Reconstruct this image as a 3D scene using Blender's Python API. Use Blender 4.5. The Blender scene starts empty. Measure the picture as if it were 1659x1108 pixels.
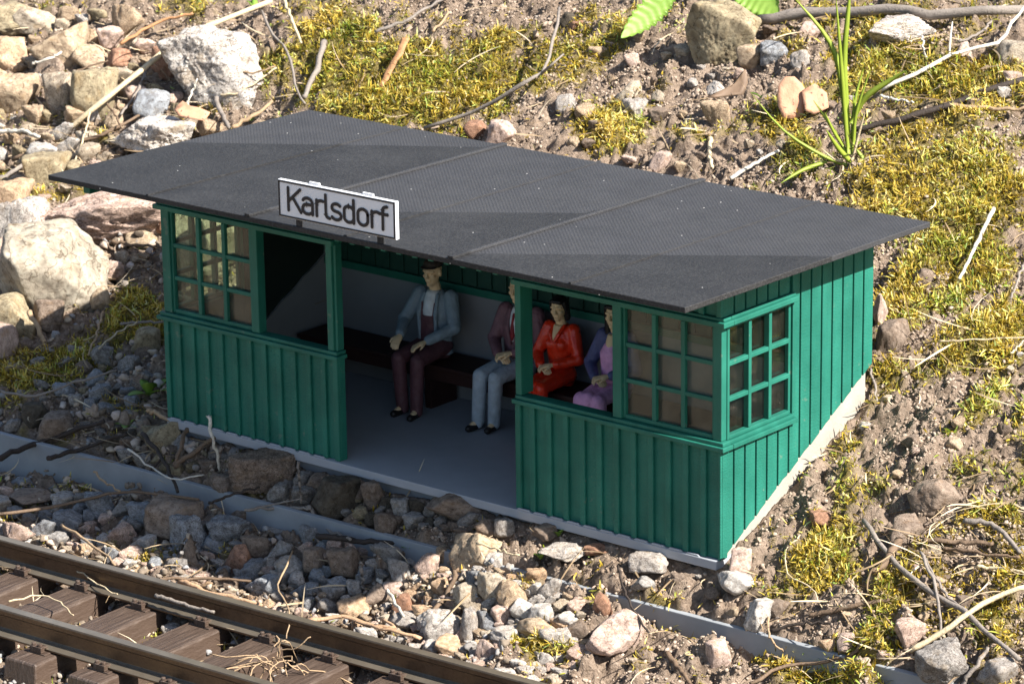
import bpy, math, random
import numpy as np
from mathutils import Vector, Matrix

random.seed(7)
rng = np.random.default_rng(7)
S = bpy.context.scene
COL = S.collection

# ------------------------------------------------------------------ camera
CAM = np.array([15.49779461, -21.04925029, 9.57843581])
EL, YAW, ROLL, FPX = 0.2901, 0.6962, -0.0145, 5794.29     # focal length in pixels of a 1659 wide picture
_d = np.array([-math.sin(YAW) * math.cos(EL), math.cos(YAW) * math.cos(EL), -math.sin(EL)])
_r = np.cross(_d, [0, 0, 1]); _r /= np.linalg.norm(_r)
_u = np.cross(_r, _d)
CR = _r * math.cos(ROLL) + _u * math.sin(ROLL)
CU = -_r * math.sin(ROLL) + _u * math.cos(ROLL)
CD = _d
cam = bpy.data.cameras.new('camera')
camo = bpy.data.objects.new('camera', cam); COL.objects.link(camo)
M = Matrix.Identity(4)
for i in range(3):
    M[i][0], M[i][1], M[i][2], M[i][3] = CR[i], CU[i], -CD[i], CAM[i]
camo.matrix_world = M
cam.sensor_width = 36; cam.lens = FPX / 1659 * 36
cam.clip_start = 0.5; cam.clip_end = 400
cam.dof.use_dof = True; cam.dof.focus_distance = 27.0; cam.dof.aperture_fstop = 4.0
S.camera = camo

def to_px(P):
    q = np.asarray(P, float) - CAM
    z = q @ CD
    return 829.5 + FPX * (q @ CR) / z, 554 - FPX * (q @ CU) / z, z

def ray(px, py):
    v = CD * FPX + CR * (px - 829.5) - CU * (py - 554)
    return v / np.linalg.norm(v)

# ------------------------------------------------------------------ noise
def _hash(ix, iy, iz, seed):
    h = (ix.astype(np.int64) * 374761393 + iy.astype(np.int64) * 668265263 + iz.astype(np.int64) * 2147483647 + seed * 974634777) & 0xffffffff
    h = ((h ^ (h >> 13)) * 1274126177) & 0xffffffff
    h = ((h ^ (h >> 16)) * 2246822519) & 0xffffffff
    h = h ^ (h >> 15)
    return (h & 0xffff) / 32767.5 - 1.0

def vnoise(P, seed=0):
    P = np.asarray(P, float)
    i = np.floor(P).astype(np.int64); f = P - i
    u = f * f * f * (f * (f * 6 - 15) + 10)
    r = 0
    for dx in (0, 1):
        wx = u[:, 0] if dx else 1 - u[:, 0]
        for dy in (0, 1):
            wy = u[:, 1] if dy else 1 - u[:, 1]
            for dz in (0, 1):
                wz = u[:, 2] if dz else 1 - u[:, 2]
                r = r + wx * wy * wz * _hash(i[:, 0] + dx, i[:, 1] + dy, i[:, 2] + dz, seed)
    return r

def fbm(P, oct=4, seed=0, gain=0.5, lac=2.03):
    P = np.asarray(P, float); a = 1.0; s = 0
    for o in range(oct):
        s = s + a * vnoise(P, seed + o * 17); P = P * lac + 11.3; a *= gain
    return s

def fbm2(x, y, sc, oct=4, seed=0, gain=0.5):
    return fbm(np.stack([x * sc, y * sc, np.full_like(x, 0.37)], -1), oct, seed, gain)

# ------------------------------------------------------------------ terrain height
W, D = 6.03, 2.04
def sstep(a, b, x):
    t = np.clip((x - a) / (b - a), 0, 1); return t * t * (3 - 2 * t)

BACKY = [-300, -60, -6, -2.05, -1.80, -1.35, -0.60, -0.412, -0.376, 0.0, 0.30, 2.0, 7.0, 16.0, 40.0, 300.0]
LEFTZ = [-1.0, -1.0, -0.99, -0.99, -0.83, -0.83, -0.78, -0.75, -0.44, -0.16, 0.0, 0.80, 2.75, 5.6, 9.5, 12.0]
RIGHTZ = [-1.0, -1.0, -0.99, -0.97, -0.82, -0.74, -0.64, -0.61, -0.37, -0.10, 0.05, 0.80, 2.75, 5.6, 9.5, 12.0]
def base_h(x, y):
    x = np.asarray(x, float); y = np.asarray(y, float)
    yy = y; y = y - (0.0147 * np.clip(x + 7.7, -3, 12) - 0.07) * (1 - sstep(-0.3, 0.0, y))
    zl = np.interp(y, BACKY, LEFTZ); zr = np.interp(y, BACKY, RIGHTZ)
    k = sstep(-3.0, -1.9, x + 0.25 * np.sin(y * 3.1))
    z = zl * (1 - k) + zr * k
    far = sstep(0.2, 2.0, y)
    z = z + far * 0.10 * np.sin(x * 0.83 + 0.7) * np.sin(y * 0.9 + x * 0.3) - 0.02 * far
    # the ground lies lower beside the left end wall
    z = z - (1 - sstep(-6.35, -6.0, x)) * np.interp(y, [0.0, 0.6, 2.0, 3.4, 6.5, 9.0], [0.0, 0.14, 0.46, 0.42, 0.1, 0.0])
    # the soil bank falls away a little to the right of the shelter
    z = z - 0.05 * sstep(0.3, 4.0, x) * sstep(-0.4, 0.8, y)
    z = z + 0.30 * np.exp(-((x + 1.3) / 1.0) ** 4 - ((y + 0.62) / 0.30) ** 2) + 0.15 * np.exp(-((x - 0.15) / 0.3) ** 2 - ((y + 0.56) / 0.2) ** 2) + 0.22 * np.exp(-((x - 1.62) / 0.2) ** 2 - ((y + 0.52) / 0.22) ** 2)      # soil washed over the edging board
    z = z + 0.235 * sstep(-8.2, -5.2, x) * (1 - sstep(-2.8, -1.6, x)) * np.exp(-((y + 0.60) / 0.22) ** 2)           # ballast heaped against the board
    z = z + 0.08 * np.exp(-((x - 0.16) / 0.22) ** 2 - ((y - 0.12) / 0.38) ** 2)      # dirt banked against the front corner
    # a shallow gutter along the right wall
    z = z - 0.07 * np.exp(-((x - 0.12) / 0.3) ** 2) * sstep(0.5, 1.6, y) * (1 - sstep(2.0, 2.6, y))
    return z

def in_foot(x, y, m=0.0):
    return (x > -W - m) & (x < m) & (y > -m) & (y < D + m)

_T = np.arange(18.0, 95.0, 0.02)
def at(px, py, off=0.0):
    """point where the line of sight through a pixel of the photograph meets the ground raised by off"""
    v = ray(px, py)
    P = CAM + _T[:, None] * v
    dz = P[:, 2] - (base_h(P[:, 0], P[:, 1]) + off)
    i = int(np.argmax(dz < 0))
    if i == 0: i = len(_T) - 1
    a, b = dz[i - 1], dz[i]
    t = _T[i - 1] + 0.02 * (a / (a - b) if a != b else 0)
    return CAM + t * v

def ppu(P):       # pixels (of 1659) per unit at P
    return float(FPX / ((np.asarray(P) - CAM) @ CD))

# ------------------------------------------------------------------ object helpers
def link(name, me, parent=None, mats=()):
    o = bpy.data.objects.new(name, me); COL.objects.link(o)
    if parent is not None: o.parent = parent
    if me is not None:
        for m in (mats if isinstance(mats, (list, tuple)) else [mats]):
            me.materials.append(m)
    return o

def tag(o, label=None, cat=None, group=None, kind=None):
    if label: o['label'] = label
    if cat: o['category'] = cat
    if group: o['group'] = group
    if kind: o['kind'] = kind
    return o

def empty(name, loc, label=None, cat=None, group=None, rz=0.0):
    o = bpy.data.objects.new(name, None); COL.objects.link(o)
    o.location = loc; o.rotation_euler = (0, 0, rz); o.empty_display_size = 0.2
    return tag(o, label, cat, group)

def mesh_np(name, V, F, smooth=False):
    """mesh from arrays: V (n,3), F (m,k) all faces of the same size"""
    V = np.asarray(V, np.float32); F = np.asarray(F, np.int32)
    me = bpy.data.meshes.new(name)
    me.vertices.add(len(V)); me.vertices.foreach_set('co', V.ravel())
    k = F.shape[1]
    me.loops.add(F.size); me.loops.foreach_set('vertex_index', F.ravel())
    me.polygons.add(len(F)); me.polygons.foreach_set('loop_start', np.arange(0, F.size, k, dtype=np.int32))
    me.update(calc_edges=True)
    if smooth:
        me.polygons.foreach_set('use_smooth', np.ones(len(F), bool))
    return me

def set_attr(me, name, vals):
    a = me.attributes.new(name, 'FLOAT', 'POINT'); a.data.foreach_set('value', np.asarray(vals, np.float32))

class MB:
    def __init__(s): s.v = []; s.f = []
    def add(s, vs, fs):
        n = len(s.v); s.v += [tuple(map(float, v)) for v in vs]; s.f += [tuple(i + n for i in f) for f in fs]
    def box(s, x0, x1, y0, y1, z0, z1):
        s.add([(x0, y0, z0), (x1, y0, z0), (x1, y1, z0), (x0, y1, z0), (x0, y0, z1), (x1, y0, z1), (x1, y1, z1), (x0, y1, z1)],
              [(3, 2, 1, 0), (4, 5, 6, 7), (0, 1, 5, 4), (1, 2, 6, 5), (2, 3, 7, 6), (3, 0, 4, 7)])
    def prism_x(s, poly, x0, x1):      # poly: (y,z) anticlockwise seen from +x
        n = len(poly)
        vs = [(x0, a, b) for a, b in poly] + [(x1, a, b) for a, b in poly]
        fs = [tuple(range(n - 1, -1, -1)), tuple(range(n, 2 * n))]
        for i in range(n):
            j = (i + 1) % n; fs.append((i, j, n + j, n + i))
        s.add(vs, fs)
    def prism_y(s, poly, y0, y1):      # poly: (x,z)
        n = len(poly)
        vs = [(a, y0, b) for a, b in poly] + [(a, y1, b) for a, b in poly]
        fs = [tuple(range(n)), tuple(range(2 * n - 1, n - 1, -1))]
        for i in range(n):
            j = (i + 1) % n; fs.append((j, i, n + i, n + j))
        s.add(vs, fs)
    def tube(s, pts, rad, seg=8, cap=True, flat=1.0):
        pts = [Vector(p) for p in pts]; n = len(pts)
        rad = [float(q) for q in rad] if isinstance(rad, (list, tuple)) else [float(rad)] * n
        rings = []
        up = Vector((0, 0, 1))
        for i, p in enumerate(pts):
            t = (pts[min(i + 1, n - 1)] - pts[max(i - 1, 0)])
            t = t.normalized() if t.length > 1e-9 else Vector((0, 0, 1))
            a = t.cross(up)
            if a.length < 0.05: a = t.cross(Vector((1, 0, 0)))
            a.normalize(); b = a.cross(t)
            rings.append([p + rad[i] * (math.cos(2 * math.pi * k / seg) * a + flat * math.sin(2 * math.pi * k / seg) * b) for k in range(seg)])
        vs = [v for r in rings for v in r]; fs = []
        for i in range(n - 1):
            for k in range(seg):
                l = (k + 1) % seg
                fs.append((i * seg + k, (i + 1) * seg + k, (i + 1) * seg + l, i * seg + l))
        if cap:
            fs.append(tuple(range(seg))); fs.append(tuple(range(n * seg - 1, (n - 1) * seg - 1, -1)))
        s.add(vs, fs)
    def loft(s, rings, seg=18):        # rings: (cx,cy,cz,rx,ry) horizontal ellipses, low to high
        vs = []; fs = []
        for (cx, cy, cz, rx, ry) in rings:
            for k in range(seg):
                a = 2 * math.pi * k / seg
                vs.append((cx + rx * math.cos(a), cy + ry * math.sin(a), cz))
        for i in range(len(rings) - 1):
            for k in range(seg):
                l = (k + 1) % seg
                fs.append((i * seg + k, i * seg + l, (i + 1) * seg + l, (i + 1) * seg + k))
        fs.append(tuple(range(seg - 1, -1, -1))); fs.append(tuple(range((len(rings) - 1) * seg, len(rings) * seg)))
        s.add(vs, fs)
    def ball(s, c, rx, ry=None, rz=None, seg=12, R=None):
        ry = rx if ry is None else ry; rz = rx if rz is None else rz
        vs = []; fs = []; nr = seg // 2 + 1
        for i in range(nr):
            th = math.pi * (i + 0.02) / (nr - 0.96)
            for k in range(seg):
                a = 2 * math.pi * k / seg
                p = Vector((rx * math.sin(th) * math.cos(a), ry * math.sin(th) * math.sin(a), -rz * math.cos(th)))
                if R is not None: p = R @ p
                vs.append(p + Vector(c))
        for i in range(nr - 1):
            for k in range(seg):
                l = (k + 1) % seg
                fs.append((i * seg + k, i * seg + l, (i + 1) * seg + l, (i + 1) * seg + k))
        fs.append(tuple(range(seg - 1, -1, -1))); fs.append(tuple(range((nr - 1) * seg, nr * seg)))
        s.add(vs, fs)
    def cap(s, p0, r0, p1, r1, seg=10):  # tapered capsule
        p0 = Vector(p0); p1 = Vector(p1); t = (p1 - p0); L = t.length; t.normalize()
        pts = [p0 - t * r0 * 0.98, p0 - t * r0 * 0.8, p0 - t * r0 * 0.4]; rr = [r0 * 0.2, r0 * 0.6, r0 * 0.92]
        for k in range(5):
            q = k / 4; pts.append(p0.lerp(p1, q)); rr.append(r0 + (r1 - r0) * q)
        pts += [p1 + t * r1 * 0.4, p1 + t * r1 * 0.8, p1 + t * r1 * 0.98]; rr += [r1 * 0.92, r1 * 0.6, r1 * 0.2]
        s.tube(pts, rr, seg)
    def build(s, name, mat, parent=None, bevel=0.0, smooth=False, loc=None):
        me = bpy.data.meshes.new(name); me.from_pydata(s.v, [], s.f); me.update()
        if smooth:
            me.polygons.foreach_set('use_smooth', np.ones(len(me.polygons), bool))
        o = link(name, me, parent, mat)
        if loc is not None: o.location = loc
        if bevel:
            b = o.modifiers.new('bevel', 'BEVEL'); b.width = bevel; b.segments = 2; b.limit_method = 'ANGLE'; b.angle_limit = math.radians(40)
        return o
    def blob(s, name, mat, parent, voxel=0.01, it=4):
        o = s.build(name, mat, parent, smooth=True)
        m = o.modifiers.new('remesh', 'REMESH'); m.mode = 'VOXEL'; m.voxel_size = voxel; m.use_smooth_shade = True
        m = o.modifiers.new('smooth', 'SMOOTH'); m.factor = 0.5; m.iterations = it
        return o

# ------------------------------------------------------------------ materials
class NT:
    def __init__(s, name):
        s.m = bpy.data.materials.new(name); s.m.use_nodes = True; s.t = s.m.node_tree; s.t.nodes.clear()
        s.out = s.n('ShaderNodeOutputMaterial')
        s.b = s.n('ShaderNodeBsdfPrincipled'); s.l(s.b, 'BSDF', s.out, 'Surface')
    def n(s, k, **kw):
        x = s.t.nodes.new(k)
        for a, v in kw.items():
            if a.startswith('i_'):
                x.inputs[a[2:].replace('_', ' ')].default_value = v
            else: setattr(x, a, v)
        return x
    def l(s, a, ao, b, bi): s.t.links.new(a.outputs[ao], b.inputs[bi])
    def coords(s, kind='Object'):
        return s.n('ShaderNodeTexCoord'), kind
    def noise(s, scale, detail=4, rough=0.55, dim=None, src='Object', vec=None):
        x = s.n('ShaderNodeTexNoise'); x.inputs['Scale'].default_value = scale; x.inputs['Detail'].default_value = detail
        x.inputs['Roughness'].default_value = rough
        if vec is None:
            c = s.n('ShaderNodeTexCoord'); s.l(c, src, x, 'Vector')
        else: s.t.links.new(vec, x.inputs['Vector'])
        return x
    def ramp(s, src, stops):
        r = s.n('ShaderNodeValToRGB'); e = r.color_ramp.elements
        while len(e) > 1: e.remove(e[-1])
        e[0].position, e[0].color = stops[0][0], (*stops[0][1], 1)
        for p, c in stops[1:]:
            k = e.new(p); k.color = (*c, 1)
        s.t.links.new(src, r.inputs['Fac']); return r
    def mix(s, fac, a, b, mode='MIX'):
        x = s.n('ShaderNodeMix', data_type='RGBA', blend_type=mode)
        for sock, v in ((x.inputs[0], fac), (x.inputs[6], a), (x.inputs[7], b)):
            if isinstance(v, (int, float)): sock.default_value = v
            elif isinstance(v, tuple): sock.default_value = (*v, 1)
            else: s.t.links.new(v, sock)
        return x.outputs[2]
    def bump(s, h, strength, dist):
        x = s.n('ShaderNodeBump'); x.inputs['Strength'].default_value = strength; x.inputs['Distance'].default_value = dist
        s.t.links.new(h, x.inputs['Height']); 
        s.l(x, 'Normal', s.b, 'Normal'); return x
    def col(s, c):
        if isinstance(c, tuple): s.b.inputs['Base Color'].default_value = (*c, 1)
        else: s.t.links.new(c, s.b.inputs['Base Color'])
    def rough(s, v): s.b.inputs['Roughness'].default_value = v
    def spec(s, v): s.b.inputs['Specular IOR Level'].default_value = v

def plain(name, c, rough=0.6, var=0.25, scale=9.0, bump=0.15, bdist=0.004, bscale=60, spec=0.4):
    t = NT(name)
    nz = t.noise(scale, 5)
    t.col(t.mix(nz.outputs['Fac'], tuple(x * (1 - var) for x in c), tuple(min(1, x * (1 + var)) for x in c)))
    t.rough(rough); t.spec(spec)
    if bump:
        b = t.noise(bscale, 3); t.bump(b.outputs['Fac'], bump, bdist)
    return t.m

def paint(name, c, layer=True):
    """painted plastic boards: fine layer lines, dusty unevenness, worn flecks"""
    t = NT(name)
    a = t.noise(2.2, 5); b = t.noise(38, 3)
    c1 = t.mix(t.ramp(a.outputs['Fac'], [(0.3, (0, 0, 0)), (0.7, (1, 1, 1))]).outputs['Color'], tuple(x * 0.72 for x in c), tuple(x * 1.14 + 0.006 for x in c))
    dust = t.ramp(b.outputs['Fac'], [(0.62, (0, 0, 0)), (0.78, (1, 1, 1))])
    dm = t.n('ShaderNodeMath', operation='MULTIPLY'); t.l(dust, 'Color', dm, 0); dm.inputs[1].default_value = 0.10
    c2 = t.mix(dm.outputs[0], c1, (0.22, 0.27, 0.23))
    mp = t.n('ShaderNodeMapping'); mp.inputs['Scale'].default_value = (9, 9, 0.7); tq = t.n('ShaderNodeTexCoord'); t.l(tq, 'Object', mp, 0)
    sk = t.noise(1.0, 5, 0.65, vec=mp.outputs[0])       # run marks down the boards
    c2 = t.mix(t.ramp(sk.outputs['Fac'], [(0.4, (0, 0, 0)), (0.7, (0.4, 0.4, 0.4))]).outputs['Color'], c2, tuple(x * 0.6 for x in c))
    sc_ = t.noise(16, 2, 0.4); sc2 = t.noise(2.1, 2, 0.5)
    sm_ = t.n('ShaderNodeMath', operation='MULTIPLY'); t.l(t.ramp(sc_.outputs['Fac'], [(0.66, (0, 0, 0)), (0.70, (0.8, 0.8, 0.8))]), 'Color', sm_, 0); t.l(t.ramp(sc2.outputs['Fac'], [(0.52, (0, 0, 0)), (0.62, (0.5, 0.5, 0.5))]), 'Color', sm_, 1)
    c2 = t.mix(sm_.outputs[0], c2, (0.16, 0.19, 0.15))  # dust and scuffs
    t.col(c2); t.rough(0.5); t.spec(0.35)
    if layer:
        tc = t.n('ShaderNodeTexCoord'); w = t.n('ShaderNodeTexWave', wave_type='BANDS', bands_direction='Z')
        w.inputs['Scale'].default_value = 11; w.inputs['Distortion'].default_value = 9; w.inputs['Detail'].default_value = 3; w.inputs['Detail Scale'].default_value = 2.5
        t.l(tc, 'Object', w, 'Vector')
        ad = t.n('ShaderNodeMath', operation='ADD'); t.l(w, 'Fac', ad, 0); t.l(b, 'Fac', ad, 1)
        t.bump(ad.outputs[0], 0.25, 0.005)
    return t.m

def rock_material(name, kind):
    """one material; the stone's own tone comes from the object colour"""
    t = NT(name)
    oi = t.n('ShaderNodeObjectInfo')
    tc = t.n('ShaderNodeTexCoord')
    va = t.n('ShaderNodeVectorMath', operation='ADD'); t.l(tc, 'Object', va, 0)
    cm = t.n('ShaderNodeCombineXYZ'); mm = t.n('ShaderNodeMath', operation='MULTIPLY'); t.l(oi, 'Random', mm, 0); mm.inputs[1].default_value = 50
    for k in 'XYZ': t.l(mm, 0, cm, k)
    t.l(cm, 0, va, 1); V = va.outputs[0]
    big = t.noise(3.2, 6, 0.6, vec=V); mid = t.noise(11, 5, 0.65, vec=V); fine = t.noise(60, 3, 0.7, vec=V)
    base = oi.outputs['Color']
    c = t.mix(t.ramp(big.outputs['Fac'], [(0.33, (0, 0, 0)), (0.66, (1, 1, 1))]).outputs['Color'], t.mix(1.0, base, (0.56, 0.51, 0.47), 'MULTIPLY'), t.mix(1.0, base, (1.18, 1.15, 1.1), 'MULTIPLY'))
    if kind == 'granite':
        vo = t.n('ShaderNodeTexVoronoi', feature='F1'); vo.inputs['Scale'].default_value = 34; t.t.links.new(V, vo.inputs['Vector'])
        sp = t.ramp(vo.outputs['Color'], [(0.0, (0.16, 0.15, 0.15)), (0.25, (0.34, 0.31, 0.30)), (0.36, (0.95, 0.9, 0.86)), (0.8, (1.2, 1.17, 1.14)), (1.0, (1.3, 1.26, 1.22))])
        c = t.mix(0.75, c, sp.outputs['Color'], 'MULTIPLY')
    else:
        sp = t.ramp(mid.outputs['Fac'], [(0.36, (0.5, 0.44, 0.38)), (0.47, (1, 1, 1)), (0.6, (1, 1, 1)), (0.72, (1.22, 1.2, 1.16))])
        c = t.mix(0.55, c, sp.outputs['Color'], 'MULTIPLY')
    cr = t.noise(2.6, 3, 0.5, vec=V)
    ck = t.ramp(cr.outputs['Fac'], [(0.482, (1, 1, 1)), (0.497, (0.32, 0.28, 0.25)), (0.503, (0.32, 0.28, 0.25)), (0.518, (1, 1, 1))])
    c = t.mix(0.8, c, ck.outputs['Color'], 'MULTIPLY')
    dirt = t.ramp(fine.outputs['Fac'], [(0.5, (0, 0, 0)), (0.75, (1, 1, 1))])
    dm = t.n('ShaderNodeMath', operation='MULTIPLY'); t.l(dirt, 'Color', dm, 0); dm.inputs[1].default_value = 0.35
    c = t.mix(dm.outputs[0], c, (0.17, 0.125, 0.085))
    # rusty or lichen stain with a shape of its own
    st = t.ramp(t.noise(1.7, 4, 0.6, vec=V).outputs['Fac'], [(0.56, (0, 0, 0)), (0.68, (1, 1, 1))])
    sm = t.n('ShaderNodeMath', operation='MULTIPLY'); t.l(st, 'Color', sm, 0); sm.inputs[1].default_value = 0.35
    c = t.mix(sm.outputs[0], c, t.mix(1.0, base, (0.95, 0.72, 0.45), 'MULTIPLY'))
    t.col(c); t.rough(0.85); t.spec(0.25)
    ad = t.n('ShaderNodeMath', operation='ADD'); t.l(mid, 'Fac', ad, 0)
    m2 = t.n('ShaderNodeMath', operation='MULTIPLY'); t.l(fine, 'Fac', m2, 0); m2.inputs[1].default_value = 0.5; t.l(m2, 0, ad, 1)
    t.bump(ad.outputs[0], 0.8, 0.022 if kind == 'granite' else 0.016)
    return t.m

def attr_ramp(name, attr, stops, rough=0.7, spec=0.3, trans=0.0, nscale=0, bump=0.0):
    """colour read along a per-vertex value (each strand, crumb or straw has its own)"""
    t = NT(name)
    a = t.n('ShaderNodeAttribute', attribute_name=attr)
    r = t.ramp(a.outputs['Fac'], stops); c = r.outputs['Color']
    if nscale:
        nz = t.noise(nscale, 4, 0.65)
        c = t.mix(nz.outputs['Fac'], t.mix(1.0, c, (0.6, 0.58, 0.55), 'MULTIPLY'), t.mix(1.0, c, (1.35, 1.33, 1.3), 'MULTIPLY'))
        if bump: t.bump(nz.outputs['Fac'], bump, 0.01)
    t.col(c); t.rough(rough); t.spec(spec)
    if trans:
        tr = t.n('ShaderNodeBsdfTranslucent'); t.t.links.new(c, tr.inputs['Color'])
        mx = t.n('ShaderNodeMixShader'); mx.inputs[0].default_value = trans
        t.l(t.b, 'BSDF', mx, 1); t.l(tr, 'BSDF', mx, 2); t.l(mx, 0, t.out, 'Surface')
    return t.m

GREEN = paint('green_painted_boards', (0.0125, 0.150, 0.106))
GREEN_TRIM = paint('green_painted_trim', (0.0125, 0.140, 0.099), layer=False)
GREY = plain('grey_floor_paint', (0.33, 0.345, 0.37), 0.6, 0.12, 5, 0.15, 0.004, 80)
WALLGREY = plain('grey_wall_panel', (0.21, 0.22, 0.235), 0.7, 0.12, 4, 0.15, 0.004, 60)
CONCRETE = plain('cream_concrete', (0.33, 0.30, 0.255), 0.9, 0.3, 6, 0.5, 0.008, 45)
BENCHM = plain('dark_red_bench', (0.028, 0.010, 0.008), 0.6, 0.3, 12)
ROCK_G = rock_material('speckled_granite', 'granite')
ROCK_P = rock_material('plain_stone', 'plain')
# ------------------------------------------------------------------ ground
# where the moss cushions lie: (centre and half size in the photograph, strength); turned into ground places through base_h
MOSS = [(640, 140, 190, 75, 1.0), (860, 95, 150, 55, 0.95), (560, 70, 70, 40, 0.8), (960, 60, 70, 40, 0.8), (975, 205, 62, 55, 0.75),
        (1480, 285, 190, 85, 0.95), (1600, 330, 110, 90, 0.95), (1560, 420, 120, 70, 0.95), (1500, 500, 100, 55, 0.8), (1600, 560, 90, 60, 0.75), (1480, 590, 70, 50, 0.55),
        (1580, 150, 110, 60, 0.75), (1430, 120, 110, 45, 0.7), (1290, 235, 70, 60, 0.6), (1610, 660, 70, 45, 0.7), (1500, 680, 90, 35, 0.45), (1400, 790, 65, 45, 0.75),
        (1335, 925, 62, 42, 0.8), (1440, 965, 60, 35, 0.6), (1300, 1085, 120, 34, 0.85), (1420, 1040, 45, 30, 0.7), (1600, 840, 60, 30, 0.6), (1620, 1010, 60, 40, 0.45),
        (225, 520, 70, 40, 0.85), (110, 610, 100, 45, 0.75), (30, 590, 60, 60, 0.5), (440, 120, 60, 45, 0.6), (470, 200, 40, 22, 0.7), (165, 230, 20, 12, 0.6),
        (858, 940, 40, 22, 0.65), (880, 1058, 60, 20, 0.6), (1045, 975, 38, 24, 0.6), (860, 1030, 24, 16, 0.5), (236, 908, 26, 14, 0.7), (1260, 780, 40, 25, 0.35), (1560, 750, 60, 25, 0.4)]
def moss_w(x, y):
    px, py, z = to_px(np.stack([x, y, base_h(x, y)], -1))
    w = np.zeros_like(x)
    for cx, cy, rx, ry, a in MOSS:
        q = ((px - cx) / rx) ** 2 + ((py - cy) / ry) ** 2
        w = np.maximum(w, a * np.exp(-q * q * 0.9))
    w = np.where((py < -20) | (px > 1680), 0.55, w)       # the slope outside the frame goes on the same way
    w = np.maximum(w, 0.30 * (1 - 0.55 * sstep(480, 700, py)) * sstep(1150, 1400, px) * (1 - sstep(900, 1150, py)))      # thin growth all over the right bank
    n = fbm2(x, y, 1.9, 5, 5, 0.62)
    return np.clip(w * 1.3 + 0.72 * n - 0.20, 0, 1) * (~in_foot(x, y, 0.05))

def bumps(x, y, cell, seed, keep=0.85):
    """packed rounded grains of mixed size: each cell holds one dome"""
    u, v = x / cell, y / cell
    iu, iv = np.floor(u).astype(np.int64), np.floor(v).astype(np.int64); z0 = np.zeros_like(iu); h = np.zeros_like(x)
    for a in (-1, 0, 1):
        for b in (-1, 0, 1):
            cu, cv = iu + a, iv + b
            pu = cu + 0.5 + 0.45 * _hash(cu, cv, z0, seed); pv = cv + 0.5 + 0.45 * _hash(cu, cv, z0 + 1, seed)
            r = 0.42 + 0.26 * _hash(cu, cv, z0 + 2, seed); up = 0.25 * (1 + _hash(cu, cv, z0 + 3, seed)); s = 0.75 + 0.5 * np.abs(_hash(cu, cv, z0 + 4, seed))
            d2 = ((u - pu) * s) ** 2 + ((v - pv) / s) ** 2
            on = _hash(cu, cv, z0 + 5, seed) < 2 * keep - 1
            h = np.maximum(h, np.where(on & (d2 < r * r), np.sqrt(np.maximum(r * r - d2, 0)) * (1 + up), 0))
    return h * cell

def crumb_h(x, y):
    """small relief of the loose soil"""
    a = fbm2(x, y, 1.3, 3, 31) * 0.045
    b = np.abs(fbm2(x, y, 3.6, 3, 32, 0.5)) * 0.11
    c = np.abs(fbm2(x, y, 12.0, 2, 33)) * 0.03
    n1 = 0.5 + 0.5 * fbm2(x, y, 1.7, 2, 36)
    wx = x + 0.02 * fbm2(x, y, 21.0, 2, 37); wy = y + 0.02 * fbm2(x, y, 21.0, 2, 38)
    g = 0.85 * bumps(wx, wy, 0.17, 41, 0.55) * np.clip(n1 * 1.4 - 0.1, 0, 1) + 0.9 * bumps(wx, wy, 0.075, 42) + 0.9 * bumps(wx + 3, wy, 0.038, 43)
    return a + b + 0.4 * c + g - 0.09

def ground_h(x, y):
    z = base_h(x, y)
    near = sstep(0.0, 0.25, np.maximum(np.maximum(-W - x, x), np.maximum(-y, y - D)))   # calm next to the walls
    near = np.where(x > 0, sstep(0.0, 0.07, x), near)
    trk = sstep(-1.6, -1.25, y)                                                             # calm under the track
    mw_ = moss_w(x, y)
    z = z + crumb_h(x, y) * (0.35 + 0.65 * near) * (0.35 + 0.65 * trk) * (1 - 0.5 * mw_)
    z = z + 0.045 * mw_
    dn = np.where((x > -3.2) & (x < -0.3), 1, 0)
    z = np.where(in_foot(x, y, -0.035), -0.42, z)
    # cut for the edging board
    return z

xs = np.concatenate([-np.geomspace(290, 25, 24), np.arange(-24, -13, 0.065), np.arange(-13, -4.6, 0.030), np.arange(-4.6, 4.6, 0.0165), np.geomspace(4.7, 290, 28)])
ys = np.concatenate([-np.geomspace(250, 5.6, 22), np.arange(-5.5, -2.6, 0.034), np.arange(-2.6, 7.0, 0.0165), np.arange(7.0, 14, 0.04), np.arange(14, 30, 0.1), np.geomspace(30.2, 290, 26)])
X, Y = np.meshgrid(xs, ys)
gx, gy = X.ravel(), Y.ravel()
gz = ground_h(gx, gy)
nx, ny = len(xs), len(ys)
ii = (np.arange(ny - 1)[:, None] * nx + np.arange(nx - 1)[None, :]).ravel()
GF = np.stack([ii, ii + 1, ii + 1 + nx, ii + nx], -1)
gm = mesh_np('ground', np.stack([gx, gy, gz], -1), GF, smooth=True)
set_attr(gm, 'moss', moss_w(gx, gy))
t = NT('crumbly_soil')
n1 = t.noise(1.1, 6, 0.6); n2 = t.noise(9, 6, 0.7); n3 = t.noise(38, 4, 0.75)
c = t.mix(n1.outputs['Fac'], (0.255, 0.195, 0.149), (0.425, 0.342, 0.275))
c = t.mix(t.ramp(n2.outputs['Fac'], [(0.35, (0, 0, 0)), (0.7, (1, 1, 1))]).outputs['Color'], t.mix(1.0, c, (0.6, 0.56, 0.52), 'MULTIPLY'), t.mix(1.0, c, (1.3, 1.28, 1.25), 'MULTIPLY'))
c = t.mix(t.ramp(n3.outputs['Fac'], [(0.4, (0, 0, 0)), (0.65, (1, 1, 1))]).outputs['Color'], t.mix(1.0, c, (0.7, 0.68, 0.66), 'MULTIPLY'), c)
at_ = t.n('ShaderNodeAttribute', attribute_name='moss')
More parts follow.
